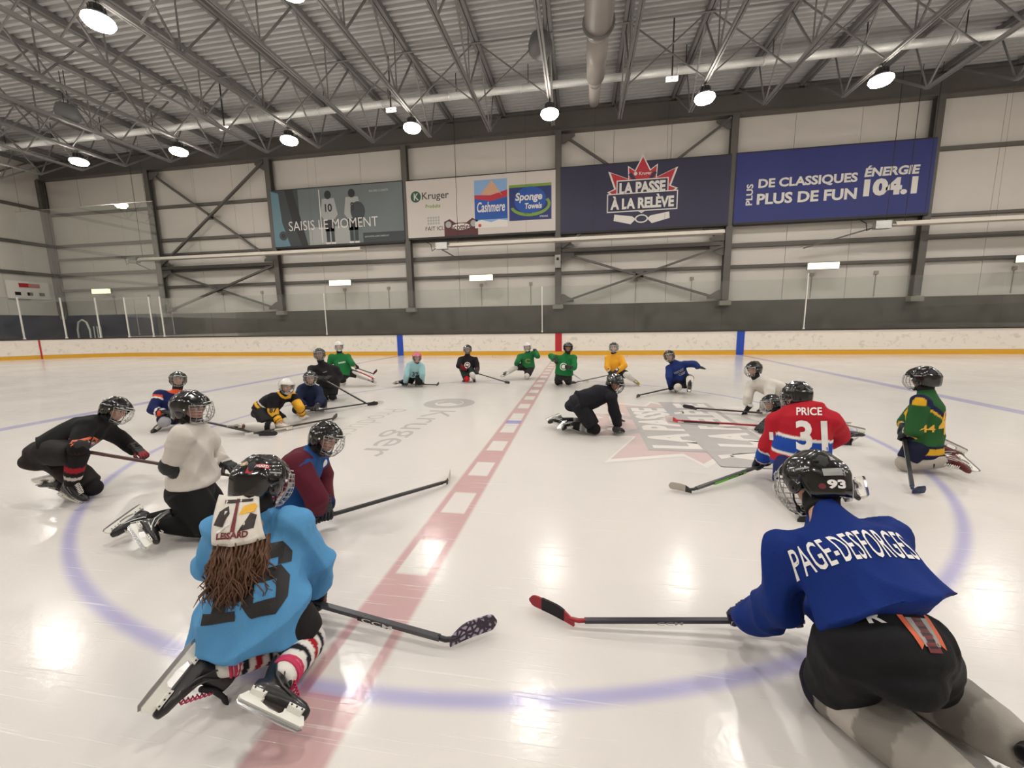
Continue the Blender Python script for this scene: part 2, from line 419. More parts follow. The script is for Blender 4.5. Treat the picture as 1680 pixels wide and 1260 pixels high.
for x, m, w in ((0, REDP, .30), (-7.7, BLUP, .30), (7.7, BLUP, .30)):
    for s in (1, -1):
        mb = MB(); yy = sorted((s*(HY-.016), s*(HY+.01))); mb.box(x-w/2, x+w/2, yy[0], yy[1], .0 if m is BLUP else .17, .997); mb.build('line_stripe', m, boards)
for sx in (-1, 1):
    a = math.asin((27.1-(HX-RC))/RC); px = sx*((HX-RC)+RC*math.sin(a)); py = (HY-RC)+RC*math.cos(a)
    for sy in (1, -1):
        mb = MB(); mb.beam((px*.9995, sy*(py-.02), .0), (px*.9995, sy*(py-.02), 1.0), .06, .04, up=(sx*math.sin(a), sy*math.cos(a), 0)); mb.build('goal_line_stripe', REDP, boards)
# glass
def glass_mat(name, refl=.6, tint=(.93, .95, .94)):
    m = bpy.data.materials.new(name); m.use_nodes = True; nt = m.node_tree; N = nt.nodes; L = nt.links; N.clear()
    o = N.new('ShaderNodeOutputMaterial'); t = N.new('ShaderNodeBsdfTransparent'); t.inputs[0].default_value = (*tint, 1)
    g = N.new('ShaderNodeBsdfGlossy'); g.inputs['Roughness'].default_value = .02; g.inputs[0].default_value = (1, 1, 1, 1)
    f = N.new('ShaderNodeFresnel'); f.inputs[0].default_value = 1.45; mu = N.new('ShaderNodeMath'); mu.operation = 'MULTIPLY'; mu.inputs[1].default_value = refl
    tc = N.new('ShaderNodeTexCoord'); nz = N.new('ShaderNodeTexNoise'); nz.inputs['Scale'].default_value = 2.; L.new(tc.outputs['Object'], nz.inputs['Vector'])
    d = N.new('ShaderNodeBsdfDiffuse'); d.inputs[0].default_value = (.6, .58, .53, 1)
    m2 = N.new('ShaderNodeMixShader'); mr = N.new('ShaderNodeMath'); mr.operation = 'MULTIPLY'; mr.inputs[1].default_value = .07; L.new(nz.outputs['Fac'], mr.inputs[0])
    L.new(mr.outputs[0], m2.inputs[0]); L.new(t.outputs[0], m2.inputs[1]); L.new(d.outputs[0], m2.inputs[2])
    L.new(f.outputs[0], mu.inputs[0]); x = N.new('ShaderNodeMixShader'); L.new(mu.outputs[0], x.inputs[0]); L.new(m2.outputs[0], x.inputs[1]); L.new(g.outputs[0], x.inputs[2]); L.new(x.outputs[0], o.inputs[0])
    return m
GLASS = glass_mat('rink_glass', .3)
NET = glass_mat('corner_shield', .2)
# divisions: real stanchions in the left corner, frameless panes along the far side
panes = empty('rink_glass', (0, 0, 0), 'clear shatterproof glass panes standing on the far boards', 'glass')
post = empty  # (names only)
cut = [22.0, 16.9, 13.6, 10.1, 6.9, 3.3, -.75, -4.3, -7.9, -11.6, -15.0, -18.2, -21.3]
gy = HY+.03
def pane(p, q, top=3.2):
    p = A(*p, 0); q = A(*q, 0); d = nrm(q-p); mb = MB(); mb.beam(p+d*.006+A(0, 0, (1.055+top)/2), q-d*.006+A(0, 0, (1.055+top)/2), .012, top-1.055)
    mb.build('pane', GLASS, panes)
for a, b in zip(cut[:-1], cut[1:]): pane((a, gy), (b, gy), 3.1)
def arc_pt(s, off=.03, sx=-1, sy=1):   # s metres from the start of the corner
    a = s/RC; return (sx*(HX-RC+(RC+off)*math.sin(a)), sy*(HY-RC+(RC+off)*math.cos(a)))
arc = [0., 1.45, 2.9, 4.4, 6.0, 7.7, 9.6, 11.5, 13.35]
pts = [(-21.3, gy)]+[arc_pt(s) for s in arc]
for a, b in zip(pts[:-1], pts[1:]): pane(a, b)
ptr = [(22.0, gy)]+[arc_pt(s, sx=1) for s in arc[1:]]
for a, b in zip(ptr[:-1], ptr[1:]): pane(a, b)
ye = HY-RC
for s in (-1, 1):
    for a, b in ((ye, 0), (0, -ye)): pane((s*(HX+.03), a), (s*(HX+.03), b))
k = 0
ordn = ['first', 'second', 'third', 'fourth', 'fifth', 'sixth', 'seventh', 'eighth', 'ninth', 'tenth', 'eleventh', 'twelfth', 'thirteenth']
for x, y, t, in [(-11.6, gy, 3.1), (-.75, gy, 3.1), (10.1, gy, 3.3)]+[(p[0], p[1], 3.2) for p in pts]:
    mb = MB(); w = .035 if k < 3 else .06; mb.box(-w/2, w/2, -.02, .03, 1.05, t); mb.box(-w*.9, w*.9, -.03, .04, 1.05, 1.12)
    lab = ['slim white glass post under the grey banner of hockey players', 'slim white glass post just left of the red stripe on the boards', 'slim white glass post below the blue radio banner'][k] if k < 3 else \
        'white glass post on the left corner boards, %s counting leftwards' % ordn[k-3]
    o = mb.build('glass_post', WHITE); o.location = (x, y, 0); tag(o, lab, 'post', 'posts between the rink glass panes'); k += 1
# tall clear shield seen in the far left corner
mb = MB(); mb.beam((-21.2, gy+.25, 5.6), (-30.4, gy+.25, 5.6), .01, 5.0); sh = mb.build('corner_shield', NET); tag(sh, 'tall clear shield hung high across the far left corner', 'shield')
mb = MB(); mb.beam((-21.2, gy+.25, 8.1), (-30.4, gy+.25, 8.1), .02, .025); mb.build('top_edge', ALU, sh)
for x in (-21.6, -25.8, -30.0): mb = MB(); mb.tube([(x, gy+.25, 8.1), (x, gy+.25, 11.7)], .006, 5); mb.build('cable', WIRE, sh)

# ================================================================ far wall
YW = 15.6; BAY = 7.98; CX = [-.17+BAY*i for i in range(-4, 5)]   # columns; CX[0] is the corner column
wall = empty('wall_far', (0, 0, 0), kind='structure')
xw0, xw1 = -32.1, 32.2
# vertical insulated panels, three to a bay
for i in range(-12, 12):
    x0 = -.17+BAY/3*i; x1 = x0+BAY/3
    mb = MB(); mb.box(max(x0, xw0)+.008, min(x1, xw1)-.008, YW+.14, YW+.24, 2.39, 11.6); mb.build('wall_panel', PANEL, wall)
mb = MB(); mb.box(xw0, xw1, YW+.245, YW+.28, 0, 13.8); mb.build('panel_backing', M8('seam_dark', 60, 56, 52), wall)
mb = MB(); mb.box(xw0, xw1, YW-.05, YW+.24, 0, 2.39); mb.build('concrete_upstand', CONC, wall)
for z, h in ((8.62, .16), (6.74, .16), (5.91, .12), (4.98, .20), (4.0, .14)):
    for a, b in zip(CX[:-1], CX[1:]):
        if h == .16 and z < 8 and a > 5: continue
        mb = MB(); mb.box(a, b, YW+.0, YW+.14, z-h/2, z+h/2); mb.box(a, b, YW-.02, YW+.0, z-h/2, z-h/2+.03); mb.build('girt', STEEL, wall)
eave = MB(); eave.box(xw0, xw1, YW-.30, YW+.10, 10.62, 10.68); eave.box(xw0, xw1, YW-.12, YW-.06, 10.68, 11.52); eave.box(xw0, xw1, YW-.30, YW+.10, 11.52, 11.6)
tag(eave.build('eave_beam', STEEL), 'dark steel beam running along the top of the far wall', 'beam')
side_names = ['in the far left corner', 'left of the left cross-braced bay', 'at the left edge of the grey hockey photo banner', 'between the hockey photo banner and the white banner',
    'between the white banner and the maple leaf banner', 'between the maple leaf banner and the blue radio banner', 'at the right end of the blue radio banner', 'beyond the right frame edge', 'in the far right corner']
for x, nm in zip(CX, side_names):
    c = empty('wall_column', (x, YW, 0), 'dark steel wall column '+nm, 'column', 'steel columns along the far wall')
    mb = MB(); d = -.30
    mb.box(-.15, .15, d, d+.03, 2.42, 10.62); mb.box(-.012, .012, d+.03, -.03, 2.42, 10.62); mb.box(-.15, .15, -.03, 0, 2.42, 10.62); mb.build('shaft', STEEL, c)
    mb = MB(); mb.box(-.26, .26, -.36, -.05, 2.18, 2.40); mb.build('base_block', M8('base_plate', 132, 128, 120, rough=.6), c)
def brace_set(xa, xb, z0, z1, label, upper):
    c = empty('cross_brace', ((xa+xb)/2, YW-.2, z0), label, 'brace', 'steel cross braces on the far wall')
    w = (xb-xa)/2-.2; h = z1-z0
    for s, dy in ((1, -.05), (-1, .05)):
        mb = MB(); mb.beam((-s*w, dy, 0), (s*w, dy, h), .10, .14, up=(0, 1, 0)); mb.build('brace_bar', STEEL, c)
    mb = MB(); mb.box(-.18, .18, -.02, .02, h/2-.18, h/2+.18); mb.build('centre_plate', STEEL, c)
    if not upper: mb = MB(); mb.box(-w, w, -.06, .1, h+.03, h+.2); mb.build('strut', STEEL, c)
    for s in (-1, 1):
        for zz, s2 in ((0, 1), (h, -1)):
            mb = MB(); mb.prism([(0, 0), (s*-.7, 0), (s*-.7, s2*.12), (s*-.2, s2*.42), (0, s2*.42)] if s > 0 else [(0, 0), (0, s2*.42), (.2, s2*.42), (.7, s2*.12), (.7, 0)], (s*(w+.1), 0, zz), (1, 0, 0), (0, 0, 1), (0, 1, 0), .03); mb.build('gusset', STEEL, c)
for a, b, nm in ((CX[1], CX[2], 'left of the hockey photo banner'), (CX[4], CX[5], 'in the bay of the maple leaf banner')):
    brace_set(a, b, 5.2, 10.5, 'upper dark steel cross brace '+nm, True); brace_set(a, b, 2.5, 4.95, 'lower dark steel cross brace '+nm, False)
# end wall, right wall, near wall
def endwall(name, x, s):
    e = empty(name, (0, 0, 0), kind='structure')
    for i in range(-7, 6):
        mb = MB(); mb.box(*sorted((x, x+s*.1)), YW+.13-(7-5.6)*0+2.66*(i-5)-2.66, YW+.13+2.66*(i-5)-.012, 2.39, 11.6) if False else mb.box(*sorted((x, x+s*.1)), 15.7-2.66*(i+8), 15.7-2.66*(i+7)-.012, 2.39, 13.6)
        mb.build('wall_panel', PANEL, e)
    mb = MB(); mb.box(*sorted((x-s*.05, x+s*.1)), -19.5, 15.8, 0, 2.39); mb.build('concrete_upstand', CONC, e)
    mb = MB(); mb.box(*sorted((x+s*.11, x+s*.14)), -19.5, 15.9, 0, 13.8); mb.build('panel_backing', MATS['seam_dark'], e)
    for z in (8.9, 6.75, 4.95):
        mb = MB(); mb.box(*sorted((x, x-s*.14)), -17.5, 15.6, z-.09, z+.09); mb.build('girt', STEEL, e)
endwall('wall_left', -32.2, -1); endwall('wall_right', 32.2, 1)
mb = MB(); mb.box(-32.2, 32.2, -17.8, -17.6, 0, 13.8); mb.build('wall_near', PANEL, kind='structure')
mb = MB(); mb.box(-32.15, -25.0, YW-.14, YW-.06, .2, 2.42); pd = mb.build('wall_pad', NAVY); tag(pd, 'dark navy padding on the lower wall in the far left corner', 'padding')
mb = MB(); mb.box(-32.13, -32.0, 2, YW-.2, .2, 2.42); pd = mb.build('wall_pad', NAVY); tag(pd, 'dark navy padding low on the left end wall', 'padding')
# sign on the end wall
sg = empty('wall_sign', (-32.1, 14.05, 3.9), 'small white notice with a red header on the left end wall', 'sign')
mb = MB(); mb.box(-.02, .02, -1.0, .95, -.5, .55); mb.build('sign_board', WHITE, sg)
mb = MB(); mb.box(.02, .035, -.45, .5, .18, .42); mb.build('header', REDP, sg)
mb = MB(); [mb.box(.02, .03, y-.13, y+.13, -.3, -.1) for y in (-.55, 0, .55)]; mb.build('print', BLACKP, sg)

# ================================================================ roof
ZB, ZT = 9.55, 11.62
roof = empty('ceiling', (0, 0, 0), kind='structure')
# trapezoid ribbed deck, ribs running along X
pitch = .25; Vv = []; ys = []
y = -18.
prof = []
while y < 16.4:
    prof += [(y, 11.81), (y+.11, 11.81), (y+.13, 11.71), (y+.23, 11.71)]; y += pitch
xs = np.linspace(-32.3, 32.3, 2)
V = [(x, p[0], p[1]) for p in prof for x in xs]; F = [(2*i, 2*i+1, 2*i+3, 2*i+2) for i in range(len(prof)-1)]
link('roof_deck', mesh_from('roof_deck', V, F, DECK), roof)
mb = MB(); mb.box(-32.3, 32.3, -18, 16.4, 11.86, 11.9); mb.build('roof_top', STEEL, roof)
JX = [-.2+2.66*k for k in range(-12, 13)]
Y0, Y1 = -13.8, 12.2
NP = 8; PL = (Y1-Y0)/NP
def joist():
    mb = MB()
    for s in (-1, 1): mb.box(.015 if s > 0 else -.13, .13 if s > 0 else -.015, -17.4, YW-.1, ZT-.10, ZT+.08)
    top = mb.arrays()
    mb = MB()
    for s in (-1, 1): mb.box(min(s*.012, s*.075), max(s*.012, s*.075), Y0, Y1, ZB-.05, ZB+.04)
    bot = mb.arrays()
    webs = []
    def web(p, q, w=.055):
        mb = MB(); mb.beam(p, q, w, w, up=(1, 0, 0)); webs.append(mb.arrays())
    tops = [Y0+PL*(i+.5) for i in range(NP)]
    bots = [Y0+PL*i for i in range(NP+1)]
    for i, yb in enumerate(bots):
        if 0 < i < NP: web((0, yb, ZB), (0, yb, ZT), .035)
        if i > 0: web((0, yb, ZB), (0, tops[i-1], ZT), .05)
        if i < NP: web((0, yb, ZB), (0, tops[i], ZT), .05)
    web((0, Y1, ZB), (0, YW-.4, ZT), .07); web((0, Y0, ZB), (0, -17.2, ZT), .07); web((0, Y1, ZB), (0, Y1+.9, ZT), .04); web((0, Y0, ZB), (0, Y0-.9, ZT), .04)
    return top, bot, webs
jt, jb, jw = joist()
mt = mesh_from('top_chord', *jt, STEELR); mbm = mesh_from('bottom_chord', *jb, STEELR); mws = [mesh_from('web_bar', *w, STEELR) for w in jw]
def nth(n): return ['', 'first', 'second', 'third', 'fourth', 'fifth', 'sixth', 'seventh', 'eighth', 'ninth', 'tenth', 'eleventh', 'twelfth'][n]
for k, x in enumerate(JX):
    kk = k-12
    lab = 'grey open-web roof truss directly above the red centre line' if kk == 0 else 'grey open-web roof truss, %s to the %s of the centre line truss' % (nth(abs(kk)), 'left' if kk < 0 else 'right')
    t = empty('roof_truss', (x, 0, 0), lab, 'truss', 'open-web roof trusses')
    link('top_chord', mt, t); link('bottom_chord', mbm, t)
    for w in mws: link('web_bar', w, t)
# bridging between the trusses
mb = MB(); mb.beam((0, 0, ZB), (2.66, 0, ZT), .04, .04, up=(0, 1, 0)); br1 = mesh_from('bridging_bar', *mb.arrays(), STEELR)
mb = MB(); mb.beam((0, 0, ZT), (2.66, 0, ZB), .04, .04, up=(0, 1, 0)); br2 = mesh_from('bridging_bar', *mb.arrays(), STEELR)
BY = (Y1-2.2, Y1-PL*2-1.2, Y1-PL*6)
for yb in BY:
    t = empty('bridging_row', (0, yb, 0))
    tag(t, 'row of crossed bridging bars between the trusses %s' % ('nearest the far wall', 'second from the far wall', 'farthest from the far wall')[BY.index(yb)], 'bracing', 'bridging between roof trusses')
    for x in JX[:-1]:
        if abs(x+.2) < .1: continue
        link('bridging_bar', br1, t, (x, 0, 0)); link('bridging_bar', br2, t, (x, .06, 0))
    mb = MB(); mb.tube([(JX[0], -.1, ZT-.15), (JX[-1], -.1, ZT-.15)], .03, 6); mb.build('top_runner', STEELR, t)
# ducts
d = empty('silver_duct', (0, 11.85, 10.85), 'long bright silver round duct crossing under the roof deck', 'duct')
segs = np.linspace(-31.5, 31.5, 22)
for a, b in zip(segs[:-1], segs[1:]):
    mb = MB(); mb.tube([(a+.01, 0, 0), (b-.01, 0, 0)], .14, 14); o = mb.build('duct_section', SILVER, d, smooth=False); o.data.polygons.foreach_set('use_smooth', [True]*len(o.data.polygons))
for s in segs[1:-1]:
    mb = MB(); mb.tube([(s, 0, 0), (s+.05, 0, 0)], .155, 14); mb.build('collar', SILVER, d)
    mb = MB(); mb.box(s+.3, s+.33, -.01, .01, .15, .86); mb.build('hanger', WIRE, d)
d = empty('grey_duct', (1.42, 0, 10.0), 'thick grey round duct running from overhead towards the maple leaf banner', 'duct')
for (ya, yb, ra, rb) in ((-10, 4.2, .44, .44), (4.2, 7.4, .44, .40), (7.4, 7.8, .40, .33), (7.8, 10.0, .33, .31), (10.0, 10.4, .31, .22), (10.4, 11.7, .22, .20)):
    mb = MB(); mb.tube([(0, ya, 0), (0, yb, 0)], [ra, rb], 20); mb.build('duct_section', GREYD, d, smooth=True)
for yy in (1.5, 4.2, 7.4):
    mb = MB(); mb.tube([(0, yy-.03, 0), (0, yy+.03, 0)], .47, 20); mb.build('collar', STEELR, d)
# hanging speakers
for x, y, z, lab in ((-.34, 8.2, 10.0, 'rounded grey loudspeaker hung above the red centre line'), (-19.0, 8.3, 9.85, 'dark loudspeaker hung among the trusses at upper left')):
    t = empty('loudspeaker', (x, y, z), lab, 'speaker', 'loudspeakers hung from the roof')
    mb = MB(); mb.lathe([(.12, .42), (.30, .36), (.38, .1), (.36, -.1), (.22, -.24), (.1, -.26)], n=18); mb.build('cabinet', M8('speaker_grey', 104, 104, 104, rough=.5), t, smooth=True)
    mb = MB(); mb.tube([(-.1, 0, .4), (-.1, 0, 1.6)], .015, 6); mb.tube([(.1, 0, .4), (.1, 0, 1.6)], .015, 6); mb.build('hanger', WIRE, t)
for x, lab in ((-6.3, 'left of centre'), (-13.7, 'far to the left'), (4.0, 'right of the grey duct'), ):
    t = empty('emergency_light', (x, 10.1, 9.65), 'small white twin emergency light among the trusses '+lab, 'lamp', 'small emergency lights under the roof')
    mb = MB(); mb.box(-.2, .2, -.04, .04, -.03, .03); mb.box(-.2, .2, -.04, .04, .07, .11); mb.build('housing', M8('led_white', 240, 236, 226, emit=(1, .96, .88), estr=.8), t); mb = MB(); mb.box(-.02, .02, -.02, .02, .04, 1.9); mb.build('hanger', WIRE, t)
# high-bay lamps, in rows
LENS = M8('lamp_lens', 255, 250, 240, emit=(1, .93, .82), estr=60.)
HOUS = M8('lamp_housing', 70, 70, 72, rough=.4, metal=.6)
mb = MB(); mb.lathe([(.08, .34), (.14, .32), (.16, .14), (.24, .12), (.25, .06), (.22, .05), (.0001, .05)], n=20); mh = mesh_from('housing', *mb.arrays(), HOUS, True)
mb = MB(); mb.lathe([(.25, .055), (.31, .03), (.33, -.04), (.27, -.13), (.14, -.17), (.0001, -.18)], n=20); ml = mesh_from('lens', *mb.arrays(), LENS, True)
mb = MB(); mb.tube([(0, 0, .33), (0, 0, .6)], .012, 6); mk = mesh_from('hook', *mb.arrays(), WIRE)
mb = MB(); [mb.box(.165*math.cos(a)-.01, .165*math.cos(a)+.01, .165*math.sin(a)-.01, .165*math.sin(a)+.01, .13, .30) for a in np.arange(0, 2*PI, PI/6)]; mf = mesh_from('fins', *mb.arrays(), HOUS)
for iy, ly in enumerate(LAMP_Y):
    for ix, lx in enumerate(LAMP_X):
        kk = ix-5
        where = 'above the red centre line' if kk == 0 else '%s to the %s of the centre line' % (nth(abs(kk)), 'left' if kk < 0 else 'right')
        t = empty('high_bay_lamp', (lx, ly, 9.05), 'round roof lamp, %s, %s' % (['far row', 'second row', 'third row', 'fourth row'][iy], where), 'lamp', 'high-bay lamps under the trusses')
        link('housing', mh, t); link('lens', ml, t); link('hook', mk, t); link('fins', mf, t)
        ld = bpy.data.lights.new('bulb', 'AREA'); ld.shape = 'DISK'; ld.size = .44; ld.energy = LAMP_POWER; ld.color = LAMP_COLOR; ld.spread = math.radians(165)
        lo = bpy.data.objects.new('bulb', ld); lo.location = (0, 0, -.20); lo.parent = t; COL.objects.link(lo)
# fluorescent fixtures on the far wall
FL = M8('tube_glow', 250, 244, 205, emit=(1, .95, .68), estr=1.3)
for x, lab in ((-28.1, 'in the far left corner'), (-12.05, 'under the hockey photo banner'), (-4.1, 'under the white banner'), (11.75, 'under the blue radio banner'), (19.7, 'at the right frame edge')):
    t = empty('strip_light', (x, YW-.62, 3.83), 'pale yellow rectangular strip light on the wall '+lab, 'lamp', 'strip lights above the far walkway')
    mb = MB(); mb.box(-.6, .6, -.08, .08, -.14, .13); mb.build('diffuser', FL, t); mb = MB(); mb.box(-.62, .62, .08, .14, -.16, .17); mb.box(-.03, .03, .1, .61, .0, .1); mb.build('housing', STEEL, t)
# radiant tube heaters
HT = M8('heater_white', 214, 206, 194, rough=.35, var=.04)
for x0, x1, z, lab, wx in ((-24.6, -10.5, 5.50, 'left', (-24.4,)), (-5.6, 7.4, 5.45, 'middle', (-5.2,)), (14.2, 26.5, 5.42, 'right', (13.9, 14.6, 15.3))):
    t = empty('tube_heater', ((x0+x1)/2, 14.75, z), 'long white radiant tube heater hung before the far wall, %s one of three' % lab, 'heater', 'tube heaters before the far wall')
    L = (x1-x0)/2
    mb = MB(); mb.prism([(-.2, -.06), (-.12, .10), (.12, .10), (.2, -.06), (.18, -.06), (.11, .08), (-.11, .08), (-.18, -.06)], (0, 0, 0), (0, 1, 0), (0, 0, 1), (1, 0, 0), 2*L); mb.build('reflector', HT, t)
    for yy in (-.07, .07):
        mb = MB(); mb.tube([(-L-.1, yy, -.02), (L, yy, -.02)], .045, 8); mb.build('tube', HT, t, smooth=True)
    mb = MB(); mb.box(-L-.75, -L-.15, -.13, .13, -.16, .16); mb.build('burner_box', ALU, t)
    mb = MB(); mb.tube([(-L-.8, 0, -.1), (-L-1.0, 0, -.22), (-L-1.05, 0, .1), (-L-1.3, 0, .25)], .02, 6); mb.build('gas_hose', BLACKP, t)
    mb = MB(); mb.beam((-L+.3, .5, -.62), (-L-.6, .1, -.1), .05, .05) if lab != 'right' else mb.beam((-L-3.2, .5, -.75), (-L-.8, .1, -.1), .06, .06); mb.build('support_arm', STEEL, t)
    for q in wx: mb = MB(); mb.tube([(q-t.location.x, 0, .1), (q-t.location.x, 0, 11.6-z)], .012, 5); mb.build('hanging_wire', WIRE, t)
    for f in (-.4, .1, .6): mb = MB(); mb.tube([(L*f, 0, .08), (L*f, .1, 11.6-z)], .004, 4); mb.build('hanging_wire', WIRE, t)
# camera box on centre column
t = empty('wall_box', (CX[4], YW-.42, 4.55), 'small pale control box on the column left of the maple leaf banner', 'box')
mb = MB(); mb.box(-.14, .14, -.1, .1, -.35, .28); mb.build('case', M8('box_grey', 150, 148, 142), t); mb = MB(); mb.lathe([(.07, 0), (.07, .04), (.04, .05)], c=(0, 0, 0), n=14, axis=1)
o = mb.build('lens', BLACKP, t); o.rotation_euler = (0, 0, PI); o.location = (0, -.1, .08)
t = empty('arched_frame', (-28.9, 14.3, 0), 'small white arched tube frame standing behind the far left corner glass', 'rack')
mb = MB(); mb.tube([(-.45, 0, 0), (-.45, 0, 1.5), (-.3, 0, 1.95), (0, 0, 2.1), (.3, 0, 1.95), (.45, 0, 1.5), (.45, 0, 0)], .05, 8); mb.build('arch', WHITE, t, smooth=True)
for x in (.75, 1.0, 1.25): mb = MB(); mb.tube([(x, 0, 0), (x-.12, .1, 1.7)], .03, 6); mb.build('upright', MATS['conduit_grey'] if 'conduit_grey' in MATS else WHITE, t)
# small conduits on lower wall
mb = MB()
for i in range(-11, 8):
    if i % 3: mb.box(-.17+2.66*i+1.2, -.17+2.66*i+1.23, YW+.11, YW+.14, 2.45, 3.5); mb.box(-.17+2.66*i+1.13, -.17+2.66*i+1.30, YW+.09, YW+.14, 3.45, 3.6)
mb.build('conduit', M8('conduit_grey', 150, 144, 136), wall)

# ================================================================ banners
def banner(x0, x1, z0, z1, m, label):
    t = empty('banner', ((x0+x1)/2, YW-.36, (z0+z1)/2), label, 'banner', 'sponsor banners on the far wall')
    w, h = (x1-x0)/2, (z1-z0)/2
    mb = MB(); mb.box(-w, w, -.01, .02, -h, h); mb.build('panel', m, t)
    mb = MB(); mb.box(-w, w, -.02, .06, -h-.1, -h); mb.box(-w, w, .02, .06, h, h+.06); mb.build('frame_rail', M8('rail', 40, 38, 38), t)
    return t, w, h
EX, EZ = (1, 0, 0), (0, 0, 1)
def bp(t, poly, m, off=.0, c=(0, 0), name='print'):
    return put_shape(name, poly, (c[0], -.012, c[1]), EX, EZ, m, t, off=off)
def rect(x0, x1, z0, z1): return [(x0, z0), (x1, z0), (x1, z1), (x0, z1)]
def circ(r, n=24, sy=1.): return [(r*math.cos(2*PI*i/n), sy*r*math.sin(2*PI*i/n)) for i in range(n)]
def btext(t, s, w, h, cx, cz, m, off=.006, bold=.02, shear=0., right=EX, up=EZ, arch=0.):
    return put_text('lettering', s, w, h, (cx, -.012, cz), right, up, m, t, bold=bold, shear=shear, off=off, arch=arch)
BW = M8('print_white', 214, 210, 204, rough=.6, var=.02); 
g1 = M8('banner_grey', 104, 112, 114, rough=.6, var=.25, scale=.5); g2 = M8('print_darkgrey', 58, 64, 68, rough=.6); g3 = M8('print_teal', 96, 128, 140, rough=.6); g4 = M8('print_palegrey', 160, 162, 160, rough=.6); g5 = M8('print_black', 40, 40, 44, rough=.6)
t, w, h = banner(CX[2]+.15, CX[3]-.12, 5.93, 8.88, g1, 'grey photo banner of two hockey players, reading SAISIS LE MOMENT')
bp(t, rect(-w, -2.2, -h, h), g2, .002); bp(t, [(-w, -h), (-2.9, -h), (-3.3, -.2), (-3.4, h*.9), (-w, h)], g3, .003)
bp(t, [(-2.2, -h), (-1.8, -h), (-2.5, h), (-3.0, h), (-2.7, 0)], g5, .004); bp(t, rect(-1.7, .9, -h, -.55), g4, .003); bp(t, rect(1.5, w, -h, -h+.5), g2, .003)
bp(t, circ(.25), g2, .004, (-3.3, -.9)); bp(t, circ(.12), g5, .005, (-3.3, -.9)); bp(t, rect(-.95, -.9, -h+.1, h-.1), BW, .004)
for cx, num in ((-.42, '10'), (.98, '8')):
    bp(t, circ(.20, sy=1.1), g5, .006, (cx, 1.08)); bp(t, [(-.5, -.2), (-.36, .65), (.36, .65), (.52, -.2), (.30, -.45), (-.30, -.45)], g4, .005, (cx, .25))
    bp(t, [(-.30, .1), (.30, .1), (.26, -.5), (-.28, -.5)], g5, .006, (cx, -.3)); bp(t, rect(-.24, -.03, -.8, 0), g2, .006, (cx, -.62)); bp(t, rect(.05, .25, -.8, 0), g2, .006, (cx, -.62))
    bp(t, rect(-.3, -.02, -.08, .03), BW, .007, (cx, -1.4)); bp(t, rect(.03, .3, -.08, .03), BW, .007, (cx, -1.4))
    btext(t, num, .42 if num == '10' else .22, .42, cx, .42, g5, .009, .03)
bp(t, circ(.42, sy=1.2), g2, .0075, (1.28, .15))
btext(t, 'SAISIS LE MOMENT', 5.3, .50, -.25, -.42, BW, .011, -.005); btext(t, 'BAUER.COM/FR', 1.1, .11, 2.55, 1.12, g4, .008, .02); btext(t, '#SAISISLEMOMENT', 1.4, .09, 2.3, -1.18, g4, .008, .02)
bwhite = M8('banner_white', 200, 192, 186, rough=.55, var=.03)
t, w, h = banner(CX[3]+.10, CX[4]-.12, 6.02, 8.86, bwhite, 'white paper-products banner with blue packages at its right')
pg = M8('print_green', 50, 84, 70); pt_ = M8('print_text', 70, 68, 70); pmar = M8('print_maroon', 84, 40, 44); pblue = M8('print_blue', 34, 80, 160); pnavy = M8('print_navy', 38, 52, 110); pred = M8('print_red', 180, 44, 60); pskin = M8('print_skin', 205, 160, 130); plime = M8('print_lime', 120, 150, 60); psky = M8('print_sky', 130, 165, 205)
bp(t, circ(.28), pg, .002, (-3.37, .62)); btext(t, 'K', .26, .34, -3.34, .62, BW, .005, .01); btext(t, 'Kruger', 1.45, .46, -2.3, .58, pt_, .004, .01); btext(t, 'Produits', .8, .18, -2.45, .12, plime, .004)
for i in range(-2, 3):
    for j in range(-1, 2): bp(t, circ(.06, 8), g4, .003, (-2.45+i*.14, -.6+j*.14))
btext(t, 'FAIT ICI.', 1.0, .2, -2.4, -1.0, pt_, .004, .01)
bp(t, [(-.9, -.42), (.9, -.42), (.9, .30), (.60, .42), (.3, .22), (-.3, .22), (-.60, .42), (-.9, .30)], pmar, .003, (-.98, -1.0)); bp(t, circ(.5, sy=.32), BW, .004, (-.98, -.98)); btext(t, 'Scotties', 1.05, .3, -.98, -.98, pmar, .006, .02)
bp(t, circ(.16), g4, .0045, (-1.65, -.85)); bp(t, circ(.16), g4, .0045, (-.31, -.85))
bp(t, rect(-.85, .85, -1.15, 1.15), psky, .003, (.62, .05)); bp(t, rect(-.85, .85, -.75, .3), pblue, .004, (.62, .05)); bp(t, [(-.85, .28), (0, .12), (.85, .3), (.85, .62), (0, .4), (-.85, .45)], pred, .005, (.62, .05))
bp(t, [(-.5, 0), (-.1, -.1), (.5, .0), (.65, -.15), (.3, .35), (.1, .62), (-.15, .3)], pskin, .006, (.57, .55)); btext(t, 'Cashmere', 1.45, .50, .62, -.1, BW, .007, .02, .2); bp(t, [(-.85, -1.15), (.85, -1.15), (.85, -.85), (.4, -.78), (0, -.9), (-.5, -.76), (-.85, -.86)], BW, .005, (.62, .05)); bp(t, circ(.08), pred, .006, (.02, -.98))
bp(t, rect(-1.1, 1.1, -.95, .95), bwhite, .0035, (3.55-.95, .02)) if False else None
bp(t, rect(-1.06, 1.06, -.85, .85), pnavy, .004, (2.62+.0, .0)); bp(t, rect(-1.06, 1.06, .72, .85), plime, .005, (2.62, 0)); bp(t, circ(.8, sy=.8), pblue, .005, (2.62, .1))
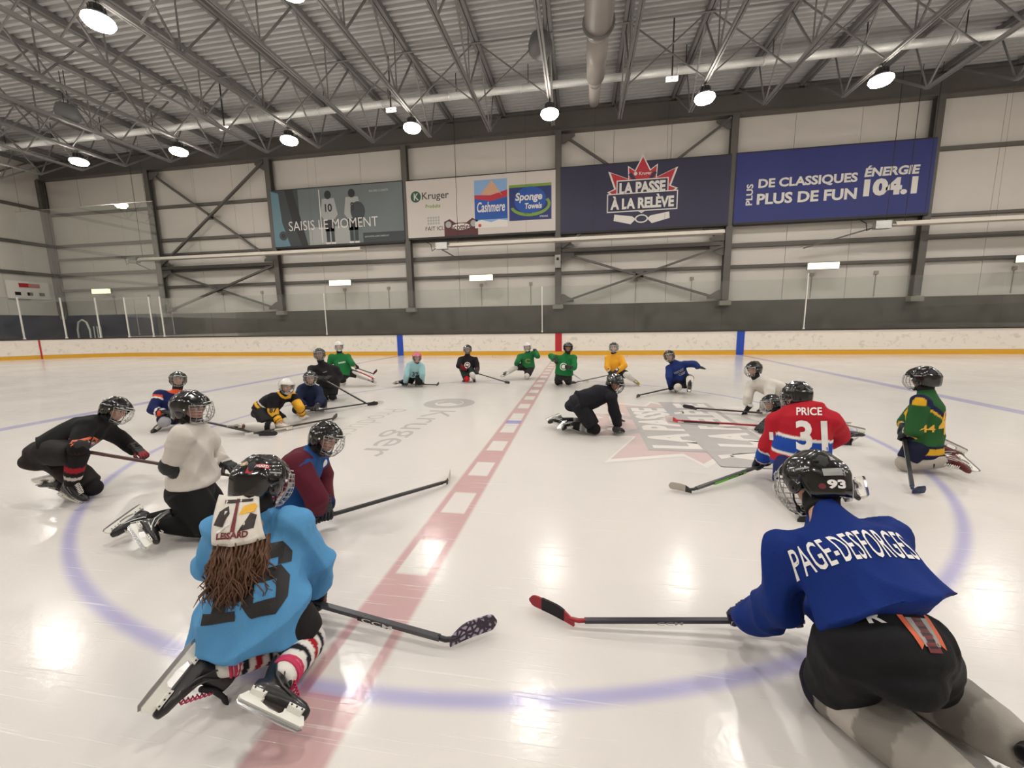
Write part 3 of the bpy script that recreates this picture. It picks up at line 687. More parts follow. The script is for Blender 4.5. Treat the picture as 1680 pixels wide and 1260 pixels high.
bp(t, [(1.02*math.cos(a), .55*math.sin(a)) for a in np.linspace(-2.9, .5, 18)]+[(.88*math.cos(a), .40*math.sin(a)) for a in np.linspace(.5, -2.9, 18)], plime, .006, (2.62, -.12))
btext(t, 'Sponge', 1.35, .48, 2.55, .22, BW, .009, .03, .15); btext(t, 'Towels', .85, .28, 2.78, -.18, BW, .009, .03, .15); btext(t, 'ULTRA', .4, .1, 2.5, -.52, pnavy, .009, .02); btext(t, 'STRONG', .4, .08, 3.3, -.7, BW, .009)
bnav = M8('banner_navy', 48, 46, 72, rough=.6, var=.06, scale=1)
t, w, h = banner(CX[4]+.12, CX[5]-.10, 5.92, 8.90, bnav, 'dark navy banner with a red maple leaf crest, LA PASSE À LA RELÈVE')
leaf_logo((-.02, -.012, .20), EX, EZ, 1.62, (pred, BW, bnav), t, ('print', 'lettering'), 1)
bblu = M8('banner_blue', 40, 48, 112, rough=.6, var=.08, scale=.6)
t, w, h = banner(CX[5]+.12, CX[6]-.02, 5.93, 8.92, bblu, 'royal blue radio banner reading PLUS DE CLASSIQUES and 104.1')
btext(t, 'PLUS', .92, .28, -3.30, -.30, BW, .006, .03, right=EZ, up=(-1, 0, 0))
btext(t, 'DE CLASSIQUES', 4.0, .46, -.95, .12, BW, .006, .035); btext(t, 'PLUS DE FUN', 4.05, .48, -.95, -.52, BW, .006, .035)
btext(t, 'ÉNERGIE', 2.1, .46, 2.35, .36, BW, .006, .04, .1); btext(t, '104.1', 2.05, .72, 2.35, -.32, BW, .006, .06)
POSE={
'girl':dict(G=(-0.378,-4.526,0),hem=(-0.375,-4.552,0.162),pel=(-0.373,-4.521,0.282),che=(-0.414,-4.421,0.545),nec=(-0.419,-4.397,0.669),hea=(-0.433,-4.354,0.788),look=(-0.207,-3.502,0.413),shR=(-0.280,-4.371,0.595),elR=(-0.252,-4.261,0.373),haR=(-0.323,-4.158,0.156),shL=(-0.526,-4.476,0.624),elL=(-0.653,-4.452,0.410),haL=(-0.445,-4.369,0.268),knR=(-0.191,-4.458,0.090),anR=(-0.124,-4.732,0.150),toR=(0.032,-4.709,0.060),knL=(-0.354,-4.500,0.090),anL=(-0.461,-4.703,0.130),toL=(-0.485,-4.830,0.060)),
'blue':dict(G=(2.031,-4.333,0),hem=(2.029,-4.453,0.486),pel=(1.990,-4.498,0.408),che=(1.972,-4.294,0.624),nec=(1.950,-4.182,0.720),hea=(1.966,-4.073,0.799),look=(1.570,-3.301,0.303),shL=(1.807,-4.255,0.575),elL=(1.770,-4.266,0.328),haL=(1.744,-4.103,0.140),shR=(2.127,-4.253,0.638),elR=(2.215,-4.151,0.427),haR=(1.989,-4.141,0.257),knL=(1.951,-4.371,0.100),anL=(2.105,-4.743,0.130),toL=(2.223,-4.792,0.070),knR=(2.291,-4.293,0.100),anR=(2.383,-4.579,0.130),toR=(2.520,-4.604,0.070)),
'price':dict(G=(2.857,-2.201,0),hem=(2.848,-2.196,0.225),pel=(2.859,-2.202,0.336),che=(2.876,-2.177,0.677),nec=(2.847,-2.128,0.746),hea=(2.852,-2.064,0.824),look=(2.522,-1.134,0.606),shL=(2.708,-2.069,0.594),elL=(2.686,-2.009,0.352),haL=(2.685,-1.898,0.128),shR=(3.033,-2.234,0.642),elR=(3.186,-2.116,0.484),haR=(2.971,-2.091,0.221),knL=(2.667,-2.357,0.090),anL=(2.666,-2.765,0.120),toL=(2.650,-2.917,0.100),knR=(3.034,-2.178,0.090),anR=(3.094,-2.444,0.150),toR=(2.991,-2.695,0.060)),
'g44':dict(G=(4.252,-1.447,0),hem=(4.288,-1.474,0.153),pel=(4.289,-1.474,0.276),che=(4.279,-1.467,0.655),nec=(4.263,-1.455,0.783),hea=(4.241,-1.439,0.893),look=(3.871,-0.857,0.804),shL=(4.166,-1.545,0.680),elL=(4.123,-1.577,0.421),haL=(4.185,-1.463,0.207),shR=(4.362,-1.342,0.680),elR=(4.230,-1.310,0.416),haR=(4.063,-1.441,0.548),knL=(4.101,-1.555,0.080),anL=(4.411,-1.636,0.140),toL=(4.387,-1.862,0.060),knR=(4.352,-1.305,0.080),anR=(4.576,-1.324,0.140),toR=(4.729,-1.368,0.060)),
'white5':dict(G=(3.873,0.795,0),hem=(3.988,0.855,0.397),pel=(4.059,0.878,0.394),che=(3.761,0.844,0.491),nec=(3.676,0.859,0.555),hea=(3.633,0.845,0.728),look=(3.166,0.665,0.681),shR=(3.672,1.013,0.446),elR=(3.586,0.849,0.277),haR=(3.579,0.862,0.060),shL=(3.803,0.695,0.496),elL=(3.750,0.536,0.310),haL=(3.799,0.883,0.060),knR=(4.025,1.032,0.092),anR=(4.324,0.876,0.090),toR=(4.478,0.838,0.060),knL=(4.155,0.983,0.090),anL=(4.470,0.990,0.090),toL=(4.597,0.897,0.060)),
'face6':dict(G=(3.746,0.068,0),hem=(4.042,0.042,0.100),pel=(4.112,0.031,0.017),che=(3.775,0.055,0.138),nec=(3.709,0.086,0.198),hea=(3.602,0.113,0.336),look=(3.186,0.052,0.281),shR=(3.756,0.218,0.134),elR=(3.575,0.071,0.080),haR=(3.378,-0.149,0.060),shL=(3.705,-0.067,0.149),elL=(3.621,0.052,0.080),haL=(3.388,-0.237,0.060),knL=(3.860,-0.648,0.090),anL=(4.129,-0.653,0.100),toL=(4.332,-0.671,0.060),knR=(4.102,-0.188,0.090),anR=(4.275,-0.152,0.110),toR=(4.479,0.027,0.070)),
'yellow':dict(G=(1.842,3.803,0),hem=(1.838,3.803,0.273),pel=(1.837,3.803,0.288),che=(1.778,3.828,0.572),nec=(1.761,3.830,0.730),hea=(1.757,3.830,0.886),look=(1.628,2.818,0.923),shR=(1.623,3.822,0.630),elR=(1.602,3.653,0.447),haR=(1.604,3.431,0.333),shL=(1.912,3.796,0.632),elL=(1.993,3.615,0.480),haL=(2.032,3.821,0.344),knR=(1.686,3.967,0.090),anR=(1.781,4.254,0.090),toR=(1.826,4.268,0.060),knL=(2.029,3.522,0.282),anL=(2.221,3.741,0.126),toL=(2.315,3.616,0.060)),
'dblue':dict(G=(2.956,2.800,0),hem=(3.053,2.829,0.211),pel=(3.081,2.853,0.233),che=(2.938,2.804,0.542),nec=(2.866,2.820,0.641),hea=(2.786,2.807,0.768),look=(2.532,1.870,0.777),shR=(2.798,2.815,0.516),elR=(2.770,2.643,0.336),haR=(2.896,3.024,0.060),shL=(3.075,2.793,0.594),elL=(3.207,2.584,0.628),haL=(3.379,2.741,0.538),knR=(2.923,2.560,0.163),anR=(2.972,2.867,0.090),toR=(2.983,3.023,0.060),knL=(3.140,2.532,0.329),anL=(3.061,2.237,0.204),toL=(3.090,2.383,0.120)),
'crawl':dict(G=(1.183,-0.500,0),hem=(0.946,-0.511,0.422),pel=(0.978,-0.492,0.402),che=(1.296,-0.474,0.544),nec=(1.374,-0.476,0.578),hea=(1.442,-0.479,0.685),look=(1.583,-0.714,0.550),shR=(1.388,-0.627,0.516),elR=(1.448,-0.615,0.273),haR=(1.509,-0.503,0.060),shL=(1.385,-0.327,0.520),elL=(1.451,-0.281,0.282),haL=(1.550,0.048,0.060),knR=(1.187,-0.626,0.090),anR=(0.859,-0.513,0.110),toR=(0.786,-0.741,0.060),knL=(1.130,-0.338,0.090),anL=(0.710,-0.327,0.120),toL=(0.547,-0.423,0.070)),
'green10':dict(G=(0.590,3.432,0),hem=(0.617,3.433,0.299),pel=(0.617,3.433,0.313),che=(0.630,3.434,0.609),nec=(0.698,3.437,0.763),hea=(0.711,3.437,0.916),look=(0.729,2.437,0.939),shR=(0.435,3.425,0.666),elR=(0.339,3.207,0.740),haR=(0.459,3.023,0.621),shL=(0.837,3.442,0.664),elL=(0.854,3.284,0.472),haL=(0.697,3.091,0.492),knR=(0.467,3.619,0.090),anR=(0.494,3.934,0.090),toR=(0.516,3.790,0.060),knL=(0.709,3.651,0.090),anL=(0.715,3.966,0.090),toL=(0.733,3.823,0.060)),
'goalie11':dict(G=(-0.418,4.833,0),hem=(-0.432,4.831,0.298),pel=(-0.399,4.836,0.314),che=(-0.413,4.834,0.577),nec=(-0.379,4.838,0.707),hea=(-0.410,4.834,0.854),look=(-0.310,3.839,0.868),shR=(-0.604,4.789,0.597),elR=(-0.658,4.592,0.453),haR=(-0.726,4.809,0.350),shL=(-0.237,4.877,0.671),elL=(-0.116,4.663,0.623),haL=(-0.201,4.859,0.754),knR=(-0.708,4.694,0.313),anR=(-0.941,4.508,0.171),toR=(-1.098,4.466,0.094),knL=(-0.400,4.571,0.101),anL=(-0.393,4.895,0.090),toL=(-0.395,5.043,0.060)),
'black12':dict(G=(-1.903,4.145,0),hem=(-1.898,4.147,0.290),pel=(-1.897,4.147,0.322),che=(-1.874,4.154,0.574),nec=(-1.870,4.155,0.684),hea=(-1.852,4.108,0.843),look=(-1.595,3.193,0.802),shR=(-2.038,4.106,0.578),elR=(-2.044,3.896,0.443),haR=(-1.876,3.901,0.258),shL=(-1.679,4.210,0.569),elL=(-1.606,4.092,0.361),haL=(-1.581,3.863,0.264),knR=(-1.832,3.895,0.103),anR=(-1.953,4.197,0.090),toR=(-2.025,4.328,0.060),knL=(-1.688,3.903,0.212),anL=(-1.738,4.193,0.090),toL=(-1.682,4.041,0.060)),
'pink13':dict(G=(-2.945,3.217,0),hem=(-2.950,3.324,0.264),pel=(-2.968,3.371,0.303),che=(-2.899,3.237,0.540),nec=(-2.851,3.203,0.602),hea=(-2.818,3.141,0.724),look=(-2.469,2.333,0.686),shR=(-3.043,3.175,0.517),elR=(-3.050,3.026,0.316),haR=(-3.191,3.237,0.060),shL=(-2.770,3.293,0.491),elL=(-2.690,3.113,0.336),haL=(-2.820,3.360,0.060),knR=(-3.169,3.514,0.090),anR=(-3.344,3.235,0.109),toR=(-3.492,3.307,0.067),knL=(-2.789,3.141,0.127),anL=(-2.966,3.410,0.090),toL=(-3.054,3.538,0.060)),
'goalie14':dict(G=(-4.767,3.106,0),hem=(-4.742,3.123,0.324),pel=(-4.729,3.131,0.339),che=(-4.756,3.114,0.670),nec=(-4.781,3.097,0.820),hea=(-4.782,3.097,0.997),look=(-4.138,2.321,1.011),shR=(-4.935,2.999,0.739),elR=(-5.054,3.053,0.526),haR=(-4.883,2.902,0.425),shL=(-4.625,3.198,0.722),elL=(-4.460,3.068,0.585),haL=(-4.496,3.271,0.444),knR=(-4.849,3.256,0.090),anR=(-5.121,3.413,0.090),toR=(-5.125,3.286,0.060),knL=(-4.422,3.262,0.278),anL=(-4.114,3.248,0.161),toL=(-4.085,3.394,0.079)),
'black15':dict(G=(-4.005,1.321,0),hem=(-3.964,1.349,0.318),pel=(-3.945,1.363,0.340),che=(-3.998,1.325,0.638),nec=(-4.024,1.283,0.763),hea=(-4.022,1.248,0.945),look=(-3.463,0.479,0.949),shR=(-4.176,1.202,0.651),elR=(-4.113,1.006,0.510),haR=(-3.880,0.991,0.420),shL=(-3.835,1.438,0.625),elL=(-3.858,1.619,0.454),haL=(-3.791,1.382,0.412),knR=(-4.023,1.235,0.090),anR=(-4.148,1.486,0.090),toR=(-4.120,1.463,0.060),knL=(-3.877,1.332,0.090),anL=(-4.014,1.575,0.090),toL=(-3.988,1.554,0.060)),
'navy16':dict(G=(-3.577,0.292,0),hem=(-3.578,0.353,0.174),pel=(-3.604,0.396,0.219),che=(-3.574,0.269,0.435),nec=(-3.534,0.223,0.495),hea=(-3.477,0.178,0.627),look=(-3.021,-0.417,0.580),shR=(-3.690,0.208,0.433),elR=(-3.648,0.037,0.255),haR=(-3.427,0.011,0.141),shL=(-3.482,0.362,0.389),elL=(-3.338,0.203,0.260),haL=(-3.257,-0.020,0.181),knR=(-3.729,0.105,0.094),anR=(-3.862,0.394,0.090),toR=(-3.912,0.504,0.060),knL=(-3.324,0.206,0.186),anL=(-3.477,0.487,0.105),toL=(-3.554,0.629,0.060)),
'pen17':dict(G=(-3.552,-0.683,0),hem=(-3.638,-0.719,0.236),pel=(-3.649,-0.702,0.269),che=(-3.472,-0.613,0.412),nec=(-3.388,-0.580,0.481),hea=(-3.331,-0.570,0.610),look=(-2.874,-0.888,0.560),shR=(-3.420,-0.754,0.466),elR=(-3.406,-0.807,0.206),haR=(-3.236,-0.818,0.060),shL=(-3.381,-0.401,0.421),elL=(-3.201,-0.506,0.283),haL=(-3.381,-0.213,0.060),knR=(-3.362,-0.947,0.080),anR=(-3.690,-1.059,0.100),toR=(-3.932,-1.038,0.070),knL=(-3.370,-0.659,0.080),anL=(-3.689,-0.593,0.090),toL=(-3.822,-0.566,0.060)),
'oil18':dict(G=(-5.117,-0.844,0),hem=(-5.099,-0.823,0.162),pel=(-5.097,-0.820,0.190),che=(-5.063,-0.779,0.418),nec=(-5.045,-0.757,0.555),hea=(-5.029,-0.738,0.721),look=(-4.239,-1.352,0.779),shR=(-5.178,-0.918,0.507),elR=(-5.141,-1.080,0.320),haR=(-4.902,-1.062,0.249),shL=(-4.926,-0.612,0.456),elL=(-4.943,-0.492,0.237),haL=(-4.816,-0.493,0.060),knR=(-4.924,-1.110,0.151),anR=(-5.062,-1.054,0.090),toR=(-5.046,-1.125,0.060),knL=(-5.152,-0.580,0.090),anL=(-5.307,-0.545,0.090),toL=(-5.271,-0.599,0.060)),
'black19':dict(G=(-3.489,-3.183,0),hem=(-3.537,-3.264,0.433),pel=(-3.523,-3.241,0.426),che=(-3.379,-3.002,0.612),nec=(-3.320,-2.942,0.655),hea=(-3.273,-2.864,0.742),look=(-2.987,-2.836,0.638),shR=(-3.273,-3.116,0.644),elR=(-3.140,-3.277,0.506),haR=(-3.334,-3.135,0.438),shL=(-3.455,-2.837,0.537),elL=(-3.507,-2.665,0.364),haL=(-3.294,-2.689,0.234),knR=(-3.184,-3.256,0.445),anR=(-3.326,-3.257,0.140),toR=(-3.185,-3.225,0.060),knL=(-3.285,-3.133,0.090),anL=(-3.562,-3.197,0.130),toL=(-3.728,-3.197,0.092)),
'white20':dict(G=(-1.746,-3.517,0),hem=(-1.754,-3.527,0.385),pel=(-1.771,-3.546,0.346),che=(-1.738,-3.508,0.721),nec=(-1.725,-3.492,0.820),hea=(-1.731,-3.499,0.928),look=(-1.493,-3.453,0.892),shR=(-1.623,-3.681,0.761),elR=(-1.774,-3.618,0.572),haR=(-1.760,-3.528,0.339),shL=(-1.804,-3.355,0.690),elL=(-1.882,-3.230,0.488),haL=(-1.654,-3.312,0.427),knR=(-1.573,-3.610,0.090),anR=(-1.863,-3.741,0.160),toR=(-1.661,-3.815,0.060),knL=(-1.763,-3.401,0.090),anL=(-2.099,-3.651,0.120),toL=(-2.132,-3.781,0.060)),
'avs21':dict(G=(-1.068,-3.425,0),hem=(-1.096,-3.448,0.226),pel=(-1.116,-3.438,0.244),che=(-0.982,-3.352,0.504),nec=(-0.919,-3.326,0.581),hea=(-0.849,-3.280,0.671),look=(-0.631,-3.320,0.613),shR=(-0.912,-3.515,0.556),elR=(-0.785,-3.531,0.328),haR=(-0.854,-3.413,0.118),shL=(-0.985,-3.199,0.465),elL=(-1.053,-3.068,0.263),haL=(-0.934,-3.287,0.245),knR=(-0.963,-3.500,0.090),anR=(-1.114,-3.604,0.120),toR=(-1.243,-3.572,0.080),knL=(-1.025,-3.351,0.090),anL=(-1.228,-3.410,0.120),toL=(-1.364,-3.377,0.080)),
}
STICK={
'girl':((-0.645,-4.170,0.099),(0.410,-4.299,0.030),(0.591,-4.151,0.030)),
'blue':((2.023,-3.995,0.093),(0.972,-4.088,0.030),(0.748,-3.956,0.030)),
'price':((2.953,-1.672,0.120),(1.943,-2.387,0.030),(1.777,-2.302,0.030)),
'g44':((4.212,-1.304,0.386),(3.754,-2.150,0.030),(3.862,-2.147,0.030)),
'avs21':((-0.970,-3.569,0.117),(-0.218,-2.477,0.030),(-0.256,-2.220,0.030)),
'black19':((-3.264,-3.276,0.498),(-2.397,-2.604,0.030),(-2.159,-2.710,0.030)),
'pen17':((-3.416,-1.324,0.064),(-2.850,-0.242,0.030),(-2.909,0.011,0.030)),
'navy16':((-3.445,0.015,0.082),(-2.904,1.024,0.030),(-2.661,1.079,0.030)),
'black15':((-3.947,1.072,0.523),(-2.890,0.910,0.030),(-2.709,0.959,0.030)),
'goalie14':((-5.129,4.217,0.383),(-5.007,5.036,0.030),(-5.041,5.294,0.030)),
'pink13':((-3.144,3.199,0.075),(-2.432,3.319,0.030),(-2.446,3.579,0.030)),
'black12':((-1.801,3.982,0.307),(-0.867,3.922,0.030),(-0.719,3.708,0.030)),
'green10':((0.301,3.578,0.659),(1.053,4.140,0.030),(1.198,4.011,0.030)),
'yellow':((1.795,3.548,0.307),(0.891,3.924,0.030),(0.734,3.781,0.030)),
'dblue':((3.169,3.163,0.105),(2.158,2.271,0.030),(2.046,2.036,0.030)),
'white5':((3.826,0.645,0.072),(2.896,1.076,0.030),(2.723,1.235,0.030)),
'face6':((3.695,-0.197,0.069),(2.400,0.180,0.030),(2.261,0.337,0.030)),
'oil18':((-4.463,-1.073,0.193),(-3.330,-1.180,0.030),(-3.070,-1.167,0.030)),
}
STICK['goalie14']=((-4.456,3.128,0.490),(-4.086,3.364,0.282),(-3.998,3.421,0.352))
POSE['goalie14']['haL']=(-4.400,3.163,0.459)
POSE['oil18']['haL']=(-4.39,-1.08,.2)
POSE['oil18']['elL']=(-4.62,-.97,.24)
# ================================================================ players: shared gear
def norms(V, F):
    Q = np.array([f if len(f) == 4 else (f+[f[-1]])[:4] for f in F]); n = np.cross(V[Q[:, 2]]-V[Q[:, 0]], V[Q[:, 3]]-V[Q[:, 1]])
    N = np.zeros_like(V)
    for k in range(4): np.add.at(N, Q[:, k], n)
    return N/(np.linalg.norm(N, axis=1, keepdims=True)+1e-12)
def folds(V, F, amp, seed=0., f=1., hz=None):
    N = norms(V, F); x, y, z = (V*f).T
    w = (1-2*np.abs(np.sin(7*x+4*y+3*np.sin(7*z+seed)+seed)))+.9*(1-2*np.abs(np.sin(9*y-6*z+2.4*np.sin(9*x+2*seed))))+.8*(1-2*np.abs(np.sin(11*z+8*x+2.5*np.sin(9*y+seed))))+.3*np.sin(41*x+33*y-29*z+seed)
    k = np.clip((V[:, 2]-hz)/.08, .25, 1) if hz is not None else 1.
    return V+N*((amp*w/1.6-amp*.2)*k)[:, None]
def seg(V, a, b):
    d = b-a; t = np.clip(((V-a)@d)/(d@d+1e-9), 0, 1); return t, np.linalg.norm(V-(a+t[:, None]*d), axis=1)
def mirror(V, F): V = np.array(V, float).copy(); V[:, 1] *= -1; return V, [list(f)[::-1] for f in F]
def frame(X, Z, o):
    X = nrm(X); Z = np.asarray(Z, float); Z = nrm(Z-X*(Z@X)); Y = np.cross(Z, X)
    m = Matrix(((X[0], Y[0], Z[0], o[0]), (X[1], Y[1], Z[1], o[1]), (X[2], Y[2], Z[2], o[2]), (0, 0, 0, 1))); return m
# ---- skates
def skate_geo():
    G = {}
    e = A(0, 1, 0)
    xs = [-.062, -.03, .01, .06, .11, .15, .172]; zc = [-.034, -.03, -.028, -.038, -.046, -.05, -.053]; rh = [.034, .046, .048, .038, .030, .026, .018]; rw = [.026, .034, .037, .039, .040, .036, .024]
    foot = loft([A(x, 0, z) for x, z in zip(xs, zc)], rw, rh, e, cap=.25)
    shaft = loft([A(-.012, 0, -.03), A(-.012, 0, .02), A(-.02, 0, .07), A(-.018, 0, .11)], [.037, .036, .040, .043], [.044, .046, .05, .05], e, cap=.12)
    tend = loft([A(-.055, 0, .06), A(-.066, 0, .10), A(-.076, 0, .145)], [.026, .024, .018], [.014, .012, .008], e, cap=.3)
    V, F = remesh([foot, shaft, tend], .0065, 3)
    V[:, 2] = np.maximum(V[:, 2], -.078); G['boot'] = (V, F)
    G['tongue'] = loft([A(.045, 0, .03), A(.03, 0, .08), A(.035, 0, .14), A(.05, 0, .165)], [.026, .03, .032, .026], [.012, .012, .010, .008], e, n=12, cap=.3)
    mb = MB()
    for i in range(7):
        t = i/6; x = .105-.062*t; z = -.008+.075*t; w = .022
        mb.tube([A(x, -w, z-.006), A(x+.008, 0, z+.008), A(x-.006, w, z+.010)], .0028, 5); mb.tube([A(x, w, z-.006), A(x+.008, 0, z+.009), A(x-.006, -w, z+.010)], .0028, 5)
    G['laces'] = mb.arrays()
    prof = [(-.075, -.076), (-.005, -.076), (-.012, -.096), (.03, -.110), (.075, -.110), (.085, -.096), (.083, -.078), (.165, -.074), (.172, -.088), (.182, -.112), (.170, -.123), (-.082, -.123), (-.094, -.112), (-.084, -.095)]
    mb = MB(); mb.prism(prof, (0, 0, 0), (1, 0, 0), (0, 0, 1), (0, 1, 0), .020)
    mb.prism([(-.070, -.070), (-.008, -.070), (-.012, -.086), (-.068, -.086)], (0, 0, 0), (1, 0, 0), (0, 0, 1), (0, 1, 0), .062)
    mb.prism([(.088, -.070), (.155, -.070), (.150, -.086), (.090, -.086)], (0, 0, 0), (1, 0, 0), (0, 0, 1), (0, 1, 0), .066)
    G['blade_holder'] = mb.arrays()
    rp = [(-.088, -.118), (.178, -.118), (.184, -.124), (.170, -.139), (.12, -.142), (-.04, -.142), (-.080, -.138), (-.092, -.126)]
    mb = MB(); mb.prism(rp, (0, 0, 0), (1, 0, 0), (0, 0, 1), (0, 1, 0), .005); G['runner'] = mb.arrays()
    mb = MB()
    for x in (-.058, -.022, .10, .122, .145):
        for s in (-1, 1): mb.lathe([(.0035, 0), (.0035, .004), (.001, .005)], c=(x, s*.033-(.0 if s > 0 else .004), -.079), n=6, axis=1)
    G['rivets'] = mb.arrays()
    mb = MB()
    for s in (-1, 1):
        mb.tube([A(-.045, s*.040, .06), A(-.02, s*.043, .01), A(.03, s*.0415, -.028), A(.08, s*.0415, -.048)], .004, 5); mb.tube([A(-.01, s*.044, .07), A(.01, s*.043, .02), A(.055, s*.041, -.02)], .0035, 5)
    G['side_trim'] = mb.arrays()
    return G
SKG = skate_geo()
STEELB = M8('runner_steel', 200, 200, 202, rough=.18, metal=.95, var=.04)
HOLD = M8('holder_white', 226, 224, 216, rough=.3, var=.04); BOOT = M8('boot_black', 26, 24, 26, rough=.34, var=.15, coat=.15)
SK = {}
def skate_style(key, boot=(26, 24, 26), trim=(120, 120, 120), lace=(225, 222, 212), tongue=(40, 38, 40)):
    bm_ = M8('boot_%s' % key, *boot, rough=.34, var=.15, coat=.2); tm = M8('trim_%s' % key, *trim, rough=.4); lm = M8('lace_%s' % key, *lace, rough=.8); tg = M8('tongue_%s' % key, *tongue, rough=.8)
    d = {}
    for n, m, sm in (('boot', bm_, 1), ('tongue', tg, 1), ('laces', lm, 0), ('blade_holder', HOLD, 0), ('runner', STEELB, 0), ('rivets', BLACKP, 0), ('side_trim', tm, 1)):
        V, F = SKG[n]; d[n] = mesh_from(n, np.array(V), [list(f) for f in F], m, bool(sm))
    SK[key] = d
skate_style('black'); skate_style('white_trim', trim=(225, 225, 220)); skate_style('red', boot=(90, 26, 30), trim=(210, 205, 200)); skate_style('yellow', boot=(150, 130, 30)); skate_style('pink_lace', lace=(196, 50, 90), trim=(60, 60, 62), tongue=(30, 30, 32))
def put_skate(root, G, an, to, kn, key, up=None):
    X = to-an; Z = up if up is not None else kn-an
    if np.linalg.norm(np.cross(nrm(X), nrm(Z))) < .12: Z = Z+A(0, 0, .2)
    M = Matrix.Translation(-Vector(G)) @ frame(X, Z, an) @ Matrix.Scale(.90, 4)
    d = SK[key]; b = link('skate', d['boot'], root); b.matrix_basis = M
    for n in ('tongue', 'laces', 'blade_holder', 'runner', 'rivets', 'side_trim'): link(n, d[n], b)
    return b
# ---- gloves
def glove_geo(kind):
    e = A(0, 1, 0)
    cuff = loft([A(-.145, 0, .0), A(-.10, 0, .0), A(-.05, 0, .0)], [.058, .054, .045], [.048, .044, .034], e, cap=.12)
    palm = loft([A(-.05, 0, 0), A(0, 0, .002), A(.042, 0, .002)], [.043, .049, .048], [.030, .028, .024], e, cap=.3)
    rolls = [loft([A(-.028+.026*i, -.036, .020), A(-.028+.026*i, .036, .020)], [.011, .011], [.012, .012], A(1, 0, 0), n=10) for i in range(3)]
    crl = [loft([A(-.125+.034*i, -.030, .036-.004*i), A(-.125+.034*i, .030, .036-.004*i)], [.015, .015], [.014, .014], A(1, 0, 0), n=10) for i in range(3)]
    V, F = remesh([cuff, palm]+rolls+crl, .0065, 2); mb = MB(); mb.add(V, F)
    for i, y in enumerate((-.037, -.0125, .0125, .037)):
        L = (.86, 1., 1.04, .95)[i]
        if kind == 'grip': P = [A(.04, y, .010), A(.068, y, .004), A(.082*L, y, -.020), A(.066*L, y, -.046), A(.036, y, -.052)]
        elif kind == 'spread': P = [A(.04, y, .004), A(.08*L, y*1.25, .002), A(.112*L, y*1.5, -.006), A(.138*L, y*1.7, -.012)]
        else: P = [A(.04, y, .006), A(.076*L, y*1.08, .0), A(.103*L, y*1.12, -.014), A(.122*L, y*1.14, -.026)]
        mb.add(*loft(P, [.0135]*len(P[:-1])+[.011], [.0145]*len(P[:-1])+[.011], e, n=10))
    if kind == 'grip': T = [A(-.012, .046, -.006), A(.018, .062, -.018), A(.046, .056, -.036), A(.066, .036, -.042)]
    else: T = [A(-.012, .046, -.004), A(.018, .068, -.010), A(.046, .082, -.014), A(.066, .088, -.018)]
    mb.add(*loft(T, [.016, .016, .0145, .011], [.016, .016, .0145, .011], A(0, 0, 1), n=10))
    V, F = mb.arrays(); return V, [list(f) for f in F]
GG = {k: glove_geo(k) for k in ('grip', 'flat', 'spread')}
GLM = mat('glove_fabric', (1, 1, 1), rough=.6, var=.14, scale=40, attr='Col', bump=.2, bscale=120)
GLC = {}
def glove_mesh(kind, side, main, accent, cuff):
    k = (kind, side, main, accent, cuff)
    if k in GLC: return GLC[k]
    V, F = GG[kind]
    if side == 'L': V, F = mirror(V, F)
    c = np.tile(srgb(*main), (len(V), 1))
    c[(V[:, 0] < -.128)] = srgb(*cuff); c[(V[:, 0] > .02) & (V[:, 2] > -.012)] = srgb(*accent); c[(V[:, 2] > .03) & (V[:, 0] < -.05) & (V[:, 0] > -.10)] = srgb(*cuff)
    GLC[k] = mesh_from('glove', V, F, GLM, True, colattr=c); return GLC[k]
def put_glove(root, G, el, ha, side, kind, cols, stick=None, s=.86):
    X = nrm(ha-el); me = glove_mesh(kind, side, *cols)
    if kind == 'grip' and stick is not None:
        Y = nrm(stick); Y = Y-X*(X@Y); Y = nrm(Y) if np.linalg.norm(Y) > .35 else nrm(np.cross(A(0, 0, 1), X))
        Z = np.cross(X, Y); Z = Z if Z[2] > -.1 else -Z
        o = ha+Z*.022-X*.03
    elif kind == 'grip': Z = A(0, 0, 1); o = ha
    else:
        X = nrm(X*A(1, 1, .0)+A(0, 0, -.12)); Z = A(0, 0, 1); o = ha
    M = Matrix.Translation(-Vector(G)) @ frame(X, Z, o) @ Matrix.Scale(s, 4)
    g = link('glove', me, root); g.matrix_basis = M; return g
